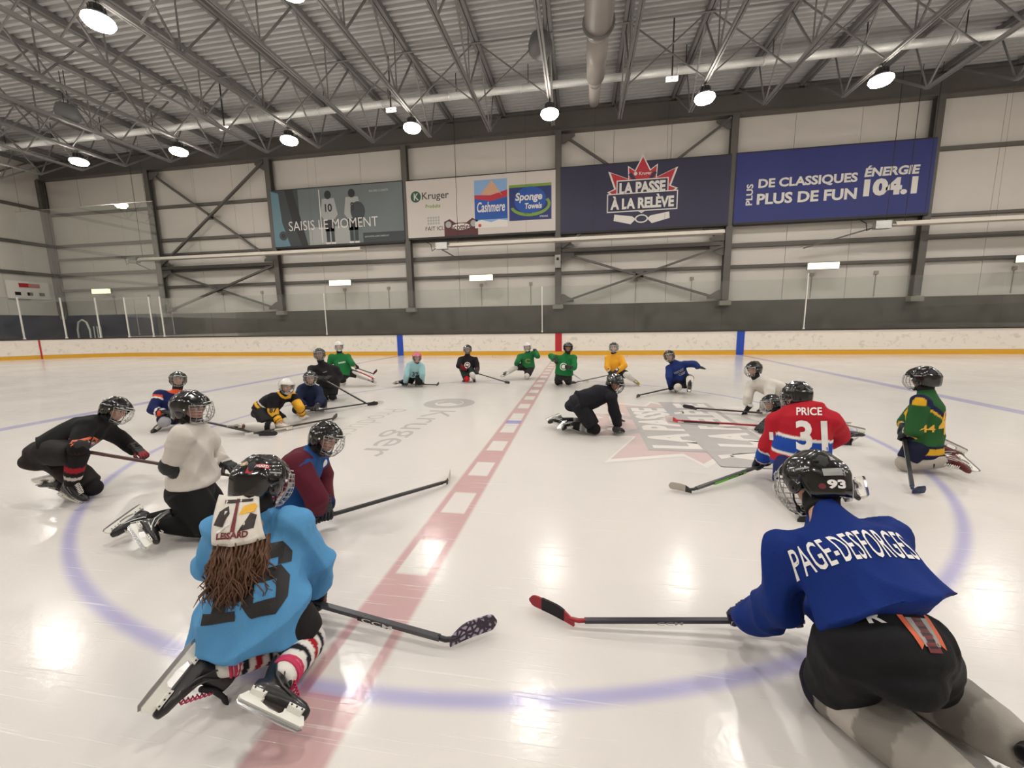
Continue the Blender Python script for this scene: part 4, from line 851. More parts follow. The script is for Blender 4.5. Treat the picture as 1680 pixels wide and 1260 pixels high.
# ---- helmet
def helmet_geo(n=44, m=18):
    def bot(ph):
        c = math.cos(ph)   # front 1, back -1
        if c > .35: return .034-.012*(1-c)
        if c > -.35: return -.055
        return -.088
    V = []; rows = m
    def pt(ph, s, off):
        b = bot(ph); zt = .128+off
        th = s*1.75
        if s < .8:
            th = s/.8*PI/2; z = zt*math.cos(th); r = math.sin(th)
            lo = max(b, 0)
        else: z = 0; r = 1
        zz = zt*(1-s)**1 if False else None
        # blend: go from top (s=0) to bottom edge (s=1)
        z0 = zt*math.cos(min(s*1.25, 1)*PI/2) if s < .8 else (s-.8)/.2*min(b, 0)
        if b > 0:
            tm = math.acos(b/zt); z0 = zt*math.cos(s*tm); r = math.sin(s*tm)
        else: r = math.sin(min(s*1.25, 1)*PI/2) if s < .8 else 1-.10*((s-.8)/.2)**2
        c, sn = math.cos(ph), math.sin(ph)
        ax = .148 if c > 0 else .140; ay = .117
        rid = .0
        if r > .12:
            a = abs(sn)*ay*r
            rid = .009*(1/(1+math.exp(-(.034-a)*400)))+.008*(1/(1+math.exp(-(a-.075)*260)))*(1 if z0 > .02 else max(0, 1+z0*20-.4))
            rid += .004*math.sin(c*r*11)*(.2 < s < .8)-.007*(1/(1+math.exp(-(.010-a)*500)))*(c < .6)
        k = r
        return (k*(ax+off)*c+rid*c*r, k*(ay+off)*sn+rid*sn*r, z0+rid*(1-r)*1.0+.004)
    phs = [2*PI*i/n for i in range(n)]
    for off in (0, -.011):
        for j in range(rows+1):
            s = j/rows
            for ph in phs: V.append(pt(ph, max(s, .03), off))
    F = []
    R = (rows+1)*n
    for j in range(rows):
        for i in range(n):
            a, b, c, d = j*n+i, j*n+(i+1) % n, (j+1)*n+(i+1) % n, (j+1)*n+i
            F.append([a, d, c, b]); F.append([R+a, R+b, R+c, R+d])
    for i in range(n): a, b = rows*n+i, rows*n+(i+1) % n; F.append([a, R+a, R+b, b])
    F.append([i for i in range(n)]); F.append([R+i for i in range(n)][::-1])
    G = {'shell': (np.array(V), F)}
    def cg(ph, z):   # cage surface
        t = (z-.03)/(-.150)   # 0 at brow .. 1 at chin
        t = min(max(t, -.2), 1); bul = .024*math.sin(PI*min(max(t, 0), 1))
        ax = .160+bul-.040*t*t; ay = .118-.004*t-.030*t*t
        return A(ax*math.cos(ph), ay*math.sin(ph), z)
    for lod, (r, dv, zz) in {'fine': (.0018, 9, (.022, .000, -.024, -.048, -.072, -.095, -.112)), 'coarse': (.0026, 6, (.015, -.018, -.052, -.086, -.115))}.items():
        mb = MB(); PM = 1.12
        for i in range(dv+1):
            ph = -PM+2*PM*i/dv
            mb.tube([cg(ph, z) for z in np.linspace(.045, -.120+.030*abs(ph)**1.5, 8)], r, 5)
        for z in zz: mb.tube([cg(ph, z) for ph in np.linspace(-PM, PM, 13)], r, 5)
        for ph in (-PM, PM): mb.tube([cg(ph, z) for z in np.linspace(.045, -.10, 6)], r*1.6, 5)
        mb.tube([cg(ph, .045) for ph in np.linspace(-PM, PM, 13)], r*1.7, 5); mb.tube([cg(ph, -.120+.030*abs(ph)**1.5) for ph in np.linspace(-PM, PM, 13)], r*1.8, 5)
        G['cage_'+lod] = mb.arrays()
    G['chin_cup'] = loft([A(.07, -.035, -.112), A(.092, 0, -.118), A(.07, .035, -.112)], [.018, .022, .018], [.010, .012, .010], A(0, 0, 1), n=10)
    mb = MB()
    for s in (-1, 1): mb.tube([A(.01, s*.112, -.045), A(.03, s*.095, -.085), A(.055, s*.05, -.122), A(.06, 0, -.128)], .004, 5)
    G['chin_strap'] = mb.arrays()
    mb = MB()
    for s, nm in ((-1, 'ear_guard'), (1, 'ear_guard.001')): G[nm] = ell((.0, s*.112, -.028), (.034, .010, .038), n=14)
    mb = MB()
    for s in (-1, 1):
        for (x, z, a, l) in ((.085, .098, 0, .03), (.02, .123, 0, .034), (-.05, .118, 0, .03), (.07, .065, 0, .026), (-.02, .072, 0, .04), (-.085, .062, 0, .026)):
            y = (.022 if z > .09 else .088 if abs(x) < .06 else .072)
            mb.add(*ell((x*1.0, s*y, z if z > .09 else z), (l*.6, .007, .014) if z > .09 else (l*.6, .014, .0085), n=8))
    G['vents'] = mb.arrays()
    mb = MB(); mb.tube([A(.135, -.05, .062), A(.150, 0, .066), A(.135, .05, .062)], .003, 5)
    for s in (-1, 1): mb.lathe([(.007, 0), (.007, .005), (.003, .007)], c=(.045, s*.119-(.007 if s < 0 else 0), .012), n=8, axis=1)
    G['screws'] = mb.arrays()
    mb = MB(); mb.add(*loft([A(-.02, 0, -.075), A(-.005, 0, -.13)], [.062, .060], [.070, .060], A(0, 1, 0), n=18, cap=.1)); G['neck_guard'] = mb.arrays()
    G['cap_liner'] = ell((-.040, 0, .022), (.096, .098, .095), n=18)
    return G
HG = helmet_geo()
CAGE = {'chrome': M8('cage_chrome', 180, 180, 178, rough=.32, metal=.7), 'black': M8('cage_black', 30, 30, 32, rough=.4, metal=.3), 'white': M8('cage_white', 222, 222, 218, rough=.3)}
HM = {}
def helmet_meshes(key, col, lod):
    k = (key, lod)
    if k in HM: return HM[k]
    m = M8('helmet_'+key, *col, rough=.2, var=.05, coat=.8, spec=.4); dk = M8('helmet_dark', 12, 12, 13, rough=.6)
    d = {'shell': (m, 1), 'chin_cup': (m, 1), 'chin_strap': (dk, 0), 'ear_guard': (m, 1), 'ear_guard.001': (m, 1), 'vents': (dk, 1), 'screws': (HOLD, 0), 'cap_liner': (dk, 1)}
    HM[k] = {n: mesh_from(n, np.array(HG[n][0]), [list(f) for f in HG[n][1]], mm, bool(sm)) for n, (mm, sm) in d.items()}
    return HM[k]
CG = {}
def put_helmet(root, G, hea, fwd, up, key, col, cage='chrome', lod='fine', s=1.):
    M = Matrix.Translation(-Vector(G)) @ frame(fwd, up, hea) @ Matrix.Scale(s*.89, 4)
    d = helmet_meshes(key, col, lod); h = link('helmet', d['shell'], root); h.matrix_basis = M
    for n in ('chin_cup', 'chin_strap', 'ear_guard', 'ear_guard.001', 'vents', 'screws', 'cap_liner'): link(n.split('.')[0], d[n], h)
    kk = (cage, lod)
    if kk not in CG: CG[kk] = mesh_from('cage', *[np.array(HG['cage_'+lod][0]), [list(f) for f in HG['cage_'+lod][1]]], CAGE[cage], True)
    link('cage', CG[kk], h, label={'chrome': 'silver wire face cage', 'black': 'black wire face cage', 'white': 'white wire face cage'}[cage]); return h, M
# ---- head geometry (local: x forward, z up), used inside the one body mesh
def head_parts():
    P = [ell((-.008, 0, .015), (.092, .072, .100)), ell((.022, 0, -.045), (.062, .054, .062)), ell((.052, 0, -.078), (.026, .026, .020)),
         ell((.066, 0, .022), (.022, .052, .016)), ell((.060, .032, -.030), (.022, .022, .024)), ell((.060, -.032, -.030), (.022, .022, .024)),
         loft([A(.078, 0, .006), A(.094, 0, -.018), A(.097, 0, -.026)], [.007, .011, .013], [.008, .010, .010], A(0, 1, 0), n=10),
         ell((.078, 0, -.052), (.011, .022, .006)), ell((.076, 0, -.060), (.011, .019, .006))]
    for s in (-1, 1): P.append(ell((-.004, s*.076, -.012), (.018, .010, .028)))
    return P
HP = head_parts()
EYE = mesh_from('eye', *[np.array(x) if i == 0 else [list(f) for f in x] for i, x in enumerate(ell((0, 0, 0), (.012, .012, .012), n=12))], mat('eye', (1, 1, 1), rough=.1, var=.0, attr='Col'), True,
    colattr=np.array([srgb(30, 24, 20) if v[0] > .0088 else srgb(228, 224, 220) for v in ell((0, 0, 0), (.012, .012, .012), n=12)[0]]))
SKIN = mat('skin', (1, 1, 1), rough=.5, var=.05, scale=25, attr='Col'); CLOTH = mat('jersey_cloth', (1, 1, 1), rough=.78, var=.05, scale=18, attr='Col', bump=.25, bscale=260, spec=.2)
NYLON = mat('pants_nylon', (1, 1, 1), rough=.7, spec=.25, var=.12, scale=10, attr='Col', bump=.15, bscale=60)

def player(key, label, jersey, pants=(20, 20, 22), sock=None, helmet=('black', (11, 11, 12)), cage='chrome', skate='black', gloves=((20, 20, 22), (24, 24, 26), (40, 40, 42)),
           hands=('grip', 'grip'), stick=None, vox=.016, bag=1.0, hem=1.0, sleeve=1.0, skin=(196, 150, 126), lod='coarse', foldamp=.006, sleeve_end=(1., 1.), pantlen=.84, pantfat=1., sock_fat=1., hscale=1., footup=None, headup=None, seed=0.):
    J = {k: A(*v) for k, v in POSE[key].items()}; G = J['G']; G[2] = 0
    if stick:
        B_, H_ = A(*STICK[stick][0]), A(*STICK[stick][1])
        for i_, s_ in enumerate('LR'):
            if hands[i_] != 'grip': continue
            q_ = J['ha'+s_]; t_ = min(max((q_-B_)@(H_-B_)/((H_-B_)@(H_-B_)), .04), .7); c_ = B_+(H_-B_)*t_
            if np.linalg.norm(c_-q_) < .4: J['ha'+s_] = c_+A(0, 0, .012)
    root = empty('person', tuple(G), label, 'person', 'hockey players stretching round the centre circle')
    hea, nec, che, pel, hm = J['hea'], J['nec'], J['che'], J['pel'], J['hem']; nec = nec+(hea-nec)*.15
    fwd = nrm(J['look']-hea); up = nrm((hea-nec)*.8/np.linalg.norm(hea-nec)+A(0, 0, .9)) if headup is None else nrm(headup)
    up = nrm(up-fwd*(up@fwd)); lf = np.cross(up, fwd)
    latS = nrm(J['shL']-J['shR']); spine = nrm(nec-pel); latS = nrm(latS-spine*(latS@spine)); kd = J['knL']-J['knR']; latP = nrm(latS+nrm(kd)*.35 if np.linalg.norm(kd) > .05 and kd@latS > 0 else latS)
    front = np.cross(latS, spine)
    T = lambda V: np.asarray(V)-G
    # ---- body: one continuous surface
    R = np.stack([fwd, lf, up], 1)
    parts = [((np.array(V)*.9@R.T)+hea, F) for V, F in HP]
    parts.append(loft([hea-up*.05-fwd*.015, nec-spine*.02], [.045, .05], [.045, .05], latS, n=12))
    parts.append(loft([pel-spine*.04, pel+(che-pel)*.5, che, nec-spine*.03], [.10, .11, .12, .055], [.075, .085, .085, .05], latS, n=14))
    for s, sg in (('L', 1), ('R', -1)):
        parts.append(loft([che+latS*sg*.05, J['sh'+s]], [.06, .05], [.06, .05], spine, n=10)); parts.append(loft([J['sh'+s], J['el'+s]], [.045, .036], [.045, .036], front, n=10)); parts.append(loft([J['el'+s], J['el'+s]*.3+J['ha'+s]*.7], [.036, .026], [.036, .026], front, n=10))
        hip = pel+latP*sg*.075; parts.append(loft([hip, J['kn'+s]], [.05, .04], [.05, .04], front, n=10)); parts.append(loft([J['kn'+s], J['kn'+s]*.6+J['an'+s]*.4, J['an'+s]], [.04, .036, .026], [.04, .036, .026], front, n=10))
    V, F = remesh(parts, .0085 if lod == 'fine' else .012, 2)
    L = (V-hea)@R/.9; c = np.tile(srgb(*skin), (len(V), 1))
    lips = (L[:, 0] > .070) & (np.abs(L[:, 1]) < .022) & (L[:, 2] < -.049) & (L[:, 2] > -.064); c[lips] = srgb(168, 96, 92)
    hairm = (L[:, 0] < .012) & (L[:, 2] > -.08) & (np.abs(L[:, 1]) < .078); c[hairm] = srgb(70, 50, 38)
    brow = (L[:, 0] > .062) & (np.abs(np.abs(L[:, 1])-.030) < .018) & (np.abs(L[:, 2]-.026) < .005); c[brow] = srgb(92, 66, 50)
    link('body', mesh_from('body', T(V), F, SKIN, True, colattr=c), root)
    for s in (-1, 1):
        e = link('eye', EYE, root); e.matrix_basis = Matrix.Translation(-Vector(G)) @ frame(fwd, up, hea+R@A(.0665, s*.027, .005))
    # ---- jersey
    b = bag
    mid = pel*.5+che*.5
    J2 = [hm, pel+spine*.03, mid, che-spine*.02, che+spine*.05, nec]
    RA, RB = [.205*b*hem, .195*b*(.5+.5*hem), .18*b, .175*b, .125*b, .066], [.155*b, .150*b, .140*b, .130*b, .095*b, .062]
    if (J2[1]-hm)@spine < .04: J2[1:3] = [hm*.5+(che-spine*.02)*.5]; del RA[1], RB[1]
    tor = loft(J2, RA, RB, latS, n=22, cap=.08)
    P = [tor]
    ends = {}
    for s, sg, se in (('L', 1, sleeve_end[0]), ('R', -1, sleeve_end[1])):
        sh, el, ha = J['sh'+s], J['el'+s], J['ha'+s]; d = nrm(ha-el); wr = ha-d*.085 if se >= 1 else el+(ha-el)*max(se, .02)
        P.append(loft([che+spine*.03+latS*sg*.03, sh], [.085*b, .078*b], [.085*b, .078*b], spine, n=14)); P.append(ell(sh, (.083*b,)*3))
        if se < .1: el = sh*.3+el*.7
        P.append(loft([sh, sh*.5+el*.5, el], [.080*sleeve, .076*sleeve, .074*sleeve], [.080*sleeve, .076*sleeve, .074*sleeve], front, n=14))
        if se > .1: P.append(loft([el, el*.5+wr*.5, wr], [.074*sleeve, .070*sleeve, .060*sleeve], [.074*sleeve, .070*sleeve, .060*sleeve], front, n=14, cap=.1))
        ends[s] = wr
    V, F = remesh(P, vox, 5)
    V = folds(V, F, foldamp, seed, 1., float(V[:, 2].min()))
    # parameters for the colour layout
    ta, da = seg(V, hm, che); tb, db = seg(V, che, nec); dt = np.minimum(da/.17, db/.12); t = np.where(da/.17 < db/.12, ta*.82, .82+.18*tb)
    arm = np.zeros(len(V), int); ap = np.zeros(len(V)); best = dt.copy()
    for s, sg in (('L', 1), ('R', -1)):
        t1, d1 = seg(V, J['sh'+s], J['el'+s]); t2, d2 = seg(V, J['el'+s], ends[s]+nrm(ends[s]-J['el'+s])*.02)
        d1 = np.where(t1 > .12, d1/.078, 9); d2 = np.where(t2 > 0.02, d2/.07, 9); dd = np.minimum(d1, d2); a = np.where(d1 < d2, t1*.5, .5+.5*t2)
        k = dd < best; arm[k] = sg; ap[k] = a[k]; best[k] = dd[k]
    lat = (V-che)@latS; dep = (V-che)@front
    col = jersey(dict(V=V, t=t, arm=arm, a=ap, lat=lat, dep=dep, n=len(V)))
    jo = link('jersey', mesh_from('jersey', T(V), F, CLOTH, True, colattr=col), root)
    bvh = BVHTree.FromPolygons([tuple(v) for v in V], F)
    # ---- padded pants
    pf = pantfat
    P = [loft([pel+spine*.10, pel, pel-spine*.06], [.130*pf, .160*pf, .150*pf], [.095*pf, .128*pf, .125*pf], latP, n=18, cap=.2)]
    for s, sg in (('L', 1), ('R', -1)):
        hip = pel+latP*sg*.085; kn = J['kn'+s]; e = hip+(kn-hip)*pantlen
        P.append(loft([hip, hip*.5+e*.5, e], [.105*pf, .105*pf, .098*pf], [.108*pf, .104*pf, .095*pf], latP, n=16, cap=.1))
    P.append(ell(pel-spine*.07, (.12*pf, .12*pf, .09)))
    V, F = remesh(P, max(vox, .012), 4); V = folds(V, F, .004, seed+2); V[:, 2] = np.maximum(V[:, 2], .004)
    pc = pants if callable(pants) else (lambda q: np.tile(srgb(*pants), (len(q), 1)))
    link('pants', mesh_from('pants', T(V), F, NYLON, True, colattr=pc(V)), root)
    # ---- socks with shin pads, skates
    sf = sock_fat
    for s, sg in (('L', 1), ('R', -1)):
        hip = pel+latP*sg*.085; kn, an = J['kn'+s], J['an'+s]; a0 = kn+(hip-kn)*.22; d = an-kn; Ls = np.linalg.norm(d)
        end = an-nrm(d)*min(.035, Ls*.2)
        V, F = remesh([loft([a0, kn], [.068*sf, .074*sf], [.068*sf, .074*sf], latP, n=14), ell(kn, (.078*sf,)*3), loft([kn, kn+d*.35, kn+d*.7, end], [.074*sf, .070*sf, .058*sf, .048*sf], [.074*sf, .070*sf, .060*sf, .050*sf], latP, n=14, cap=.1)], .011, 3)
        V = folds(V, F, .0025, seed+5); V[:, 2] = np.maximum(V[:, 2], .004)
        tt = ((V-kn)@d)/(d@d)
        sc = sock(tt, s) if callable(sock) else np.tile(srgb(*(sock or (24, 24, 26))), (len(V), 1))
        link('sock', mesh_from('sock', T(V), F, CLOTH, True, colattr=sc), root)
        kk = skate if isinstance(skate, str) else skate[0 if s == 'L' else 1]
        fu = None if footup is None else footup.get(s)
        put_skate(root, G, an, J['to'+s], kn, kk, fu)
    # ---- gloves
    sd = None
    if stick: B, H = A(*STICK[stick][0]), A(*STICK[stick][1]); sd = H-B
    for s, i in (('L', 0), ('R', 1)):
        cc = gloves if not isinstance(gloves, dict) else gloves[s]
        put_glove(root, G, J['el'+s], J['ha'+s], s, hands[i], cc, sd)
    # ---- helmet, neck guard
    h, M = put_helmet(root, G, hea, fwd, up, helmet[0], helmet[1], cage, lod, hscale)
    ng = loft([nec-spine*.02, nec*.5+(hea-up*.09-fwd*.01)*.5, hea-up*.070-fwd*.016], [.062, .064, .064], [.062, .062, .062], latS, n=16, cap=.1)
    link('neck_guard', mesh_from('neck_guard', T(ng[0]), [list(f) for f in ng[1]], M8('neck_black', 18, 18, 20, rough=.8), True), root)
    return dict(root=root, J=J, G=G, jersey=jo, bvh=bvh, spine=spine, lat=latS, front=front, fwd=fwd, up=up, left=lf, helmet=h, HM=M, R=R)

def solid(*rgb): return lambda q: np.tile(srgb(*rgb), (q['n'], 1))
def paint(base, rules):
    """rules: list of (mask function, rgb)"""
    def f(q):
        c = np.tile(srgb(*base), (q['n'], 1))
        for fn, rgb in rules: c[fn(q)] = srgb(*rgb)
        return c
    return f
def back_text(p, name, txt, w, h, pos, m, bold=.03, arch=0., tilt=0., front=False, shear=0., cell=.03):
    """lettering laid on the back (or chest): pos = (right, up) from the chest point"""
    n = p['front'] if front else -p['front']; upv = p['spine']; right = np.cross(upv, n)
    c = p['J']['che']+right*pos[0]+upv*pos[1]+n*.14; ca, sa = math.cos(tilt), math.sin(tilt)
    r2 = right*ca+upv*sa; u2 = upv*ca-right*sa
    o = put_text(name, txt, w, h, c, r2, u2, m, p['jersey'], bold=bold, shear=shear, bvh=p['bvh'], cell=min(cell, .018), arch=arch, loc=tuple(p['G'])); return o
def back_shape(p, name, poly, pos, m, front=False, tilt=0., lift=.0025):
    n = p['front'] if front else -p['front']; upv = p['spine']; right = np.cross(upv, n)
    c = p['J']['che']+right*pos[0]+upv*pos[1]+n*.14; ca, sa = math.cos(tilt), math.sin(tilt)
    return put_shape(name, poly, c, right*ca+upv*sa, upv*ca-right*sa, m, p['jersey'], bvh=p['bvh'], loc=tuple(p['G']), lift=lift+.0015, cell=.014)
HB = BVHTree.FromPolygons([tuple(v) for v in HG['shell'][0]], HG['shell'][1])
def helmet_mark(p, name, kind, data, ph, z, w, h, m, bold=.03, shear=0.):
    """a sticker on the helmet shell at azimuth ph (0 = front, + = left), height z"""
    n = A(math.cos(ph), math.sin(ph), max(0., z)*7); n = nrm(n); upv = nrm(A(0, 0, 1)-n*n[2]); right = np.cross(upv, n); c = n*.12+A(0, 0, 0); c = A(math.cos(ph)*.13, math.sin(ph)*.11, z)
    if kind == 'text': o = put_text(name, data, w, h, c, right, upv, m, p['helmet'], bold=bold, shear=shear, bvh=HB, cell=.012, lift=.0015)
    else: o = put_shape(name, np.array(data)*A(w, h), c, right, upv, m, p['helmet'], bvh=HB, cell=.012, lift=.0012)
    return o
SQR = [(-.5, -.5), (.5, -.5), (.5, .5), (-.5, .5)]; CIR = [(.5*math.cos(2*PI*i/16), .5*math.sin(2*PI*i/16)) for i in range(16)]
PW = M8('decal_white', 232, 230, 226, rough=.55, var=.03); PK = M8('decal_black', 24, 23, 25, rough=.5, var=.05); PR = M8('decal_red', 170, 34, 44, rough=.5); PY = M8('decal_yellow', 224, 172, 50, rough=.5); PG = M8('decal_grey', 150, 150, 148, rough=.4); PO = M8('decal_orange', 214, 98, 60, rough=.5); PB = M8('decal_blue', 40, 66, 150, rough=.5); PM_ = M8('decal_maroon', 110, 32, 40, rough=.5)

# ---- sticks
def stick(key, label, shaft=(26, 25, 27), blade=(24, 24, 26), tape=None, toe=None, texts=(), r=.0135, knob=True, shaft2=None, blade_h=.062, flip=1, pattern=None):
    B, H, T = (A(*v) for v in STICK[key]); u = nrm(H-B); w = nrm(T-H)
    root = empty('hockey_stick', tuple(H), label, 'hockey stick', 'hockey sticks of the players'); H0 = H.copy()
    Hs = H+A(0, 0, .012)
    sm = M8('stick_%s' % key, *shaft, rough=.3, var=.1, coat=.3)
    mb = MB(); mb.beam(B-H0, Hs-u*.05-H0, r*2.1, r*1.6); mb.build('shaft', sm, root)
    if shaft2:
        rgb, a, b = shaft2; mb = MB(); L = np.linalg.norm(H-B); mb.beam(H-u*L*b-H0, H-u*L*a-H0, r*2.16, r*1.66); mb.build('shaft_band', M8('band_%s' % key, *rgb, rough=.35), root, label='coloured band on the shaft')
    # hosel + curved blade
    side = nrm(np.cross(A(0, 0, 1), w)); up = A(0, 0, 1); n = 18; L = np.linalg.norm(T-H)
    V = []
    prof = []
    for i in range(n+1):
        f = i/n; c = Hs+w*(L*f)+side*(.034*(f*f-f*.5)*flip)+up*(-.006+.006*f); hh = blade_h*(.45+.55*math.sin(min(1, f*2.4)*PI/2)); rnd = math.sqrt(max(.03, 1-(max(0, f-.84)/.16)**2))
        lo = c-up*.024+up*(hh*.5*(1-rnd)); hi = lo+up*hh*rnd; prof.append((lo, hi))
    th = .0055
    for lo, hi in prof:
        V += [lo-side*th, lo+side*th, hi+side*th*.8, hi-side*th*.8]
    F = [[i*4+j, i*4+(j+1) % 4, (i+1)*4+(j+1) % 4, (i+1)*4+j] for i in range(n) for j in range(4)]+[[3, 2, 1, 0], [n*4+j for j in range(4)]]
    V = np.array(V)-H0; V[:, 2] = np.maximum(V[:, 2], .003-H0[2] if H0[2] < .1 else -9)
    bm_ = M8('blade_%s' % key, *blade, rough=.45, var=.12) if not pattern else pattern
    bl = link('blade', mesh_from('blade', V, F, bm_, False), root)
    mb = MB(); mb.tube([Hs-u*.06-H0, Hs-u*.02-H0, Hs+w*.02-H0, Hs+w*.05-H0], [r*.95, r*1.0, r*.95, r*.5], 8); mb.build('hosel', M8('hosel_%s' % key, *(toe or blade), rough=.4), root, smooth=True)
    if tape:
        a, b, rgb = tape; i0, i1 = int(a*n), max(int(a*n)+1, int(b*n)); mb = MB()
        Vt = np.array([q for i in range(i0, i1+1) for q in (V[i*4]-side*.0018, V[i*4+1]+side*.0018, V[i*4+2]+side*.0018+up*.001, V[i*4+3]-side*.0018+up*.001)]); kx = i1-i0
        mb.add(Vt, [[i*4+j, i*4+(j+1) % 4, (i+1)*4+(j+1) % 4, (i+1)*4+j] for i in range(kx) for j in range(4)]+[[3, 2, 1, 0], [kx*4+j for j in range(4)]])
        mb.build('tape', M8('tape_%s' % key, *rgb, rough=.8, bump=.3, bscale=200), root, label='taped blade face')
    if knob:
        mb = MB(); mb.tube([B-H0, B+u*.10-H0], r*1.35, 8); mb.build('grip_tape', M8('grip_tape', 200, 198, 192, rough=.85), root)
    cam_dir = nrm(A(.99, -5.88, 1.48)-H)
    for txt, f, ln, hgt, m in texts:
        c = H-u*f; rt = u if u@A(1, -.15, 0) > 0 else -u
        # the two visible shaft faces: lettering sits on the broad upper/side face
        a = nrm(np.cross(u, up)); b_ = np.cross(a, u); a = a if a@cam_dir > 0 else -a; b_ = b_ if b_[2] > 0 else -b_
        nn, half = (a, r*1.06) if abs(a@cam_dir) > abs(b_@cam_dir) else (b_, r*.81)
        upv = np.cross(nn, rt); upv = upv if upv[2] > -.2 else -upv; rt2 = np.cross(upv, nn)
        put_text('lettering', txt, ln, hgt, c-H0+nn*(half+.0012), rt2, upv, m, root, bold=.01)
    return root
# ================================================================ the cast
BLK = (24, 23, 25); NVY = (24, 28, 58)
def bands(spec, base):   # sock bands along the shin
    def f(t, s):
        c = np.tile(srgb(*base), (len(t), 1))
        for a, b, rgb in spec: c[(t > a) & (t < b)] = srgb(*rgb)
        return c
    return f
# 1 girl in light blue
p = player('girl', 'kneeling person in light blue jersey 16 with long brown hair, seen from behind', solid(86, 148, 196), pants=(26, 24, 25), sock=bands([(-.3, .02, (210, 208, 204)), (.02, .10, (30, 28, 34)), (.10, .2, (222, 218, 212)), (.2, .32, (160, 30, 40)), (.32, .42, (222, 218, 212)), (.42, .52, (28, 28, 34)), (.52, 1, (222, 218, 212))], (222, 218, 212)),
    skate='pink_lace', gloves=((26, 24, 26), (104, 24, 36), (26, 24, 26)), stick='girl', vox=.010, bag=1.10, hem=1.10, sleeve=1.12, lod='fine', foldamp=.014, cage='chrome', seed=1.3)
SIX = [[(-.5, -.30), (-.26, -.5), (.26, -.5), (.5, -.30), (.5, -.28), (-.5, -.28)], [(-.5, -.28), (-.22, -.28), (-.22, .28), (-.5, .28)], [(.22, -.28), (.5, -.28), (.5, -.02), (.22, -.02)], [(-.22, -.02), (.5, -.02), (.28, .16), (-.22, .16)], [(-.5, .28), (.5, .28), (.5, .32), (.28, .5), (-.28, .5), (-.5, .32)], [(.22, .17), (.5, .17), (.5, .28), (.22, .28)]]
for q in SIX: back_shape(p, 'number', np.array(q)*A(.155, .27), (.075, -.14), PK)
for q in ([(-.22, -.5), (.22, -.5), (.22, .5), (-.05, .5), (-.22, .38)], [(-.5, -.5), (.5, -.5), (.5, -.36), (-.5, -.36)], [(-.5, .2), (-.22, .2), (-.22, .38)]): back_shape(p, 'number', np.array(q)*A(.12, .27), (-.085, -.14), PK)
for ph, w in ((2.0, .03), (-2.6, .03)): helmet_mark(p, 'sticker', 'shape', SQR, ph, .05, .03, .03, PR)
helmet_mark(p, 'sticker', 'shape', SQR, -2.25, .078, .078, .024, PR); helmet_mark(p, 'name_sticker', 'text', 'LESSARD', -2.25, .078, .070, .015, PW)
helmet_mark(p, 'sticker', 'shape', CIR, -3.0, .088, .040, .032, M8('decal_tan', 178, 150, 120)); helmet_mark(p, 'sticker', 'shape', SQR, 2.6, .06, .03, .03, PW); helmet_mark(p, 'rear_label', 'shape', SQR, 2.75, -.01, .04, .036, PG)
helmet_mark(p, 'side_label', 'shape', SQR, -1.7, .045, .06, .007, PG)
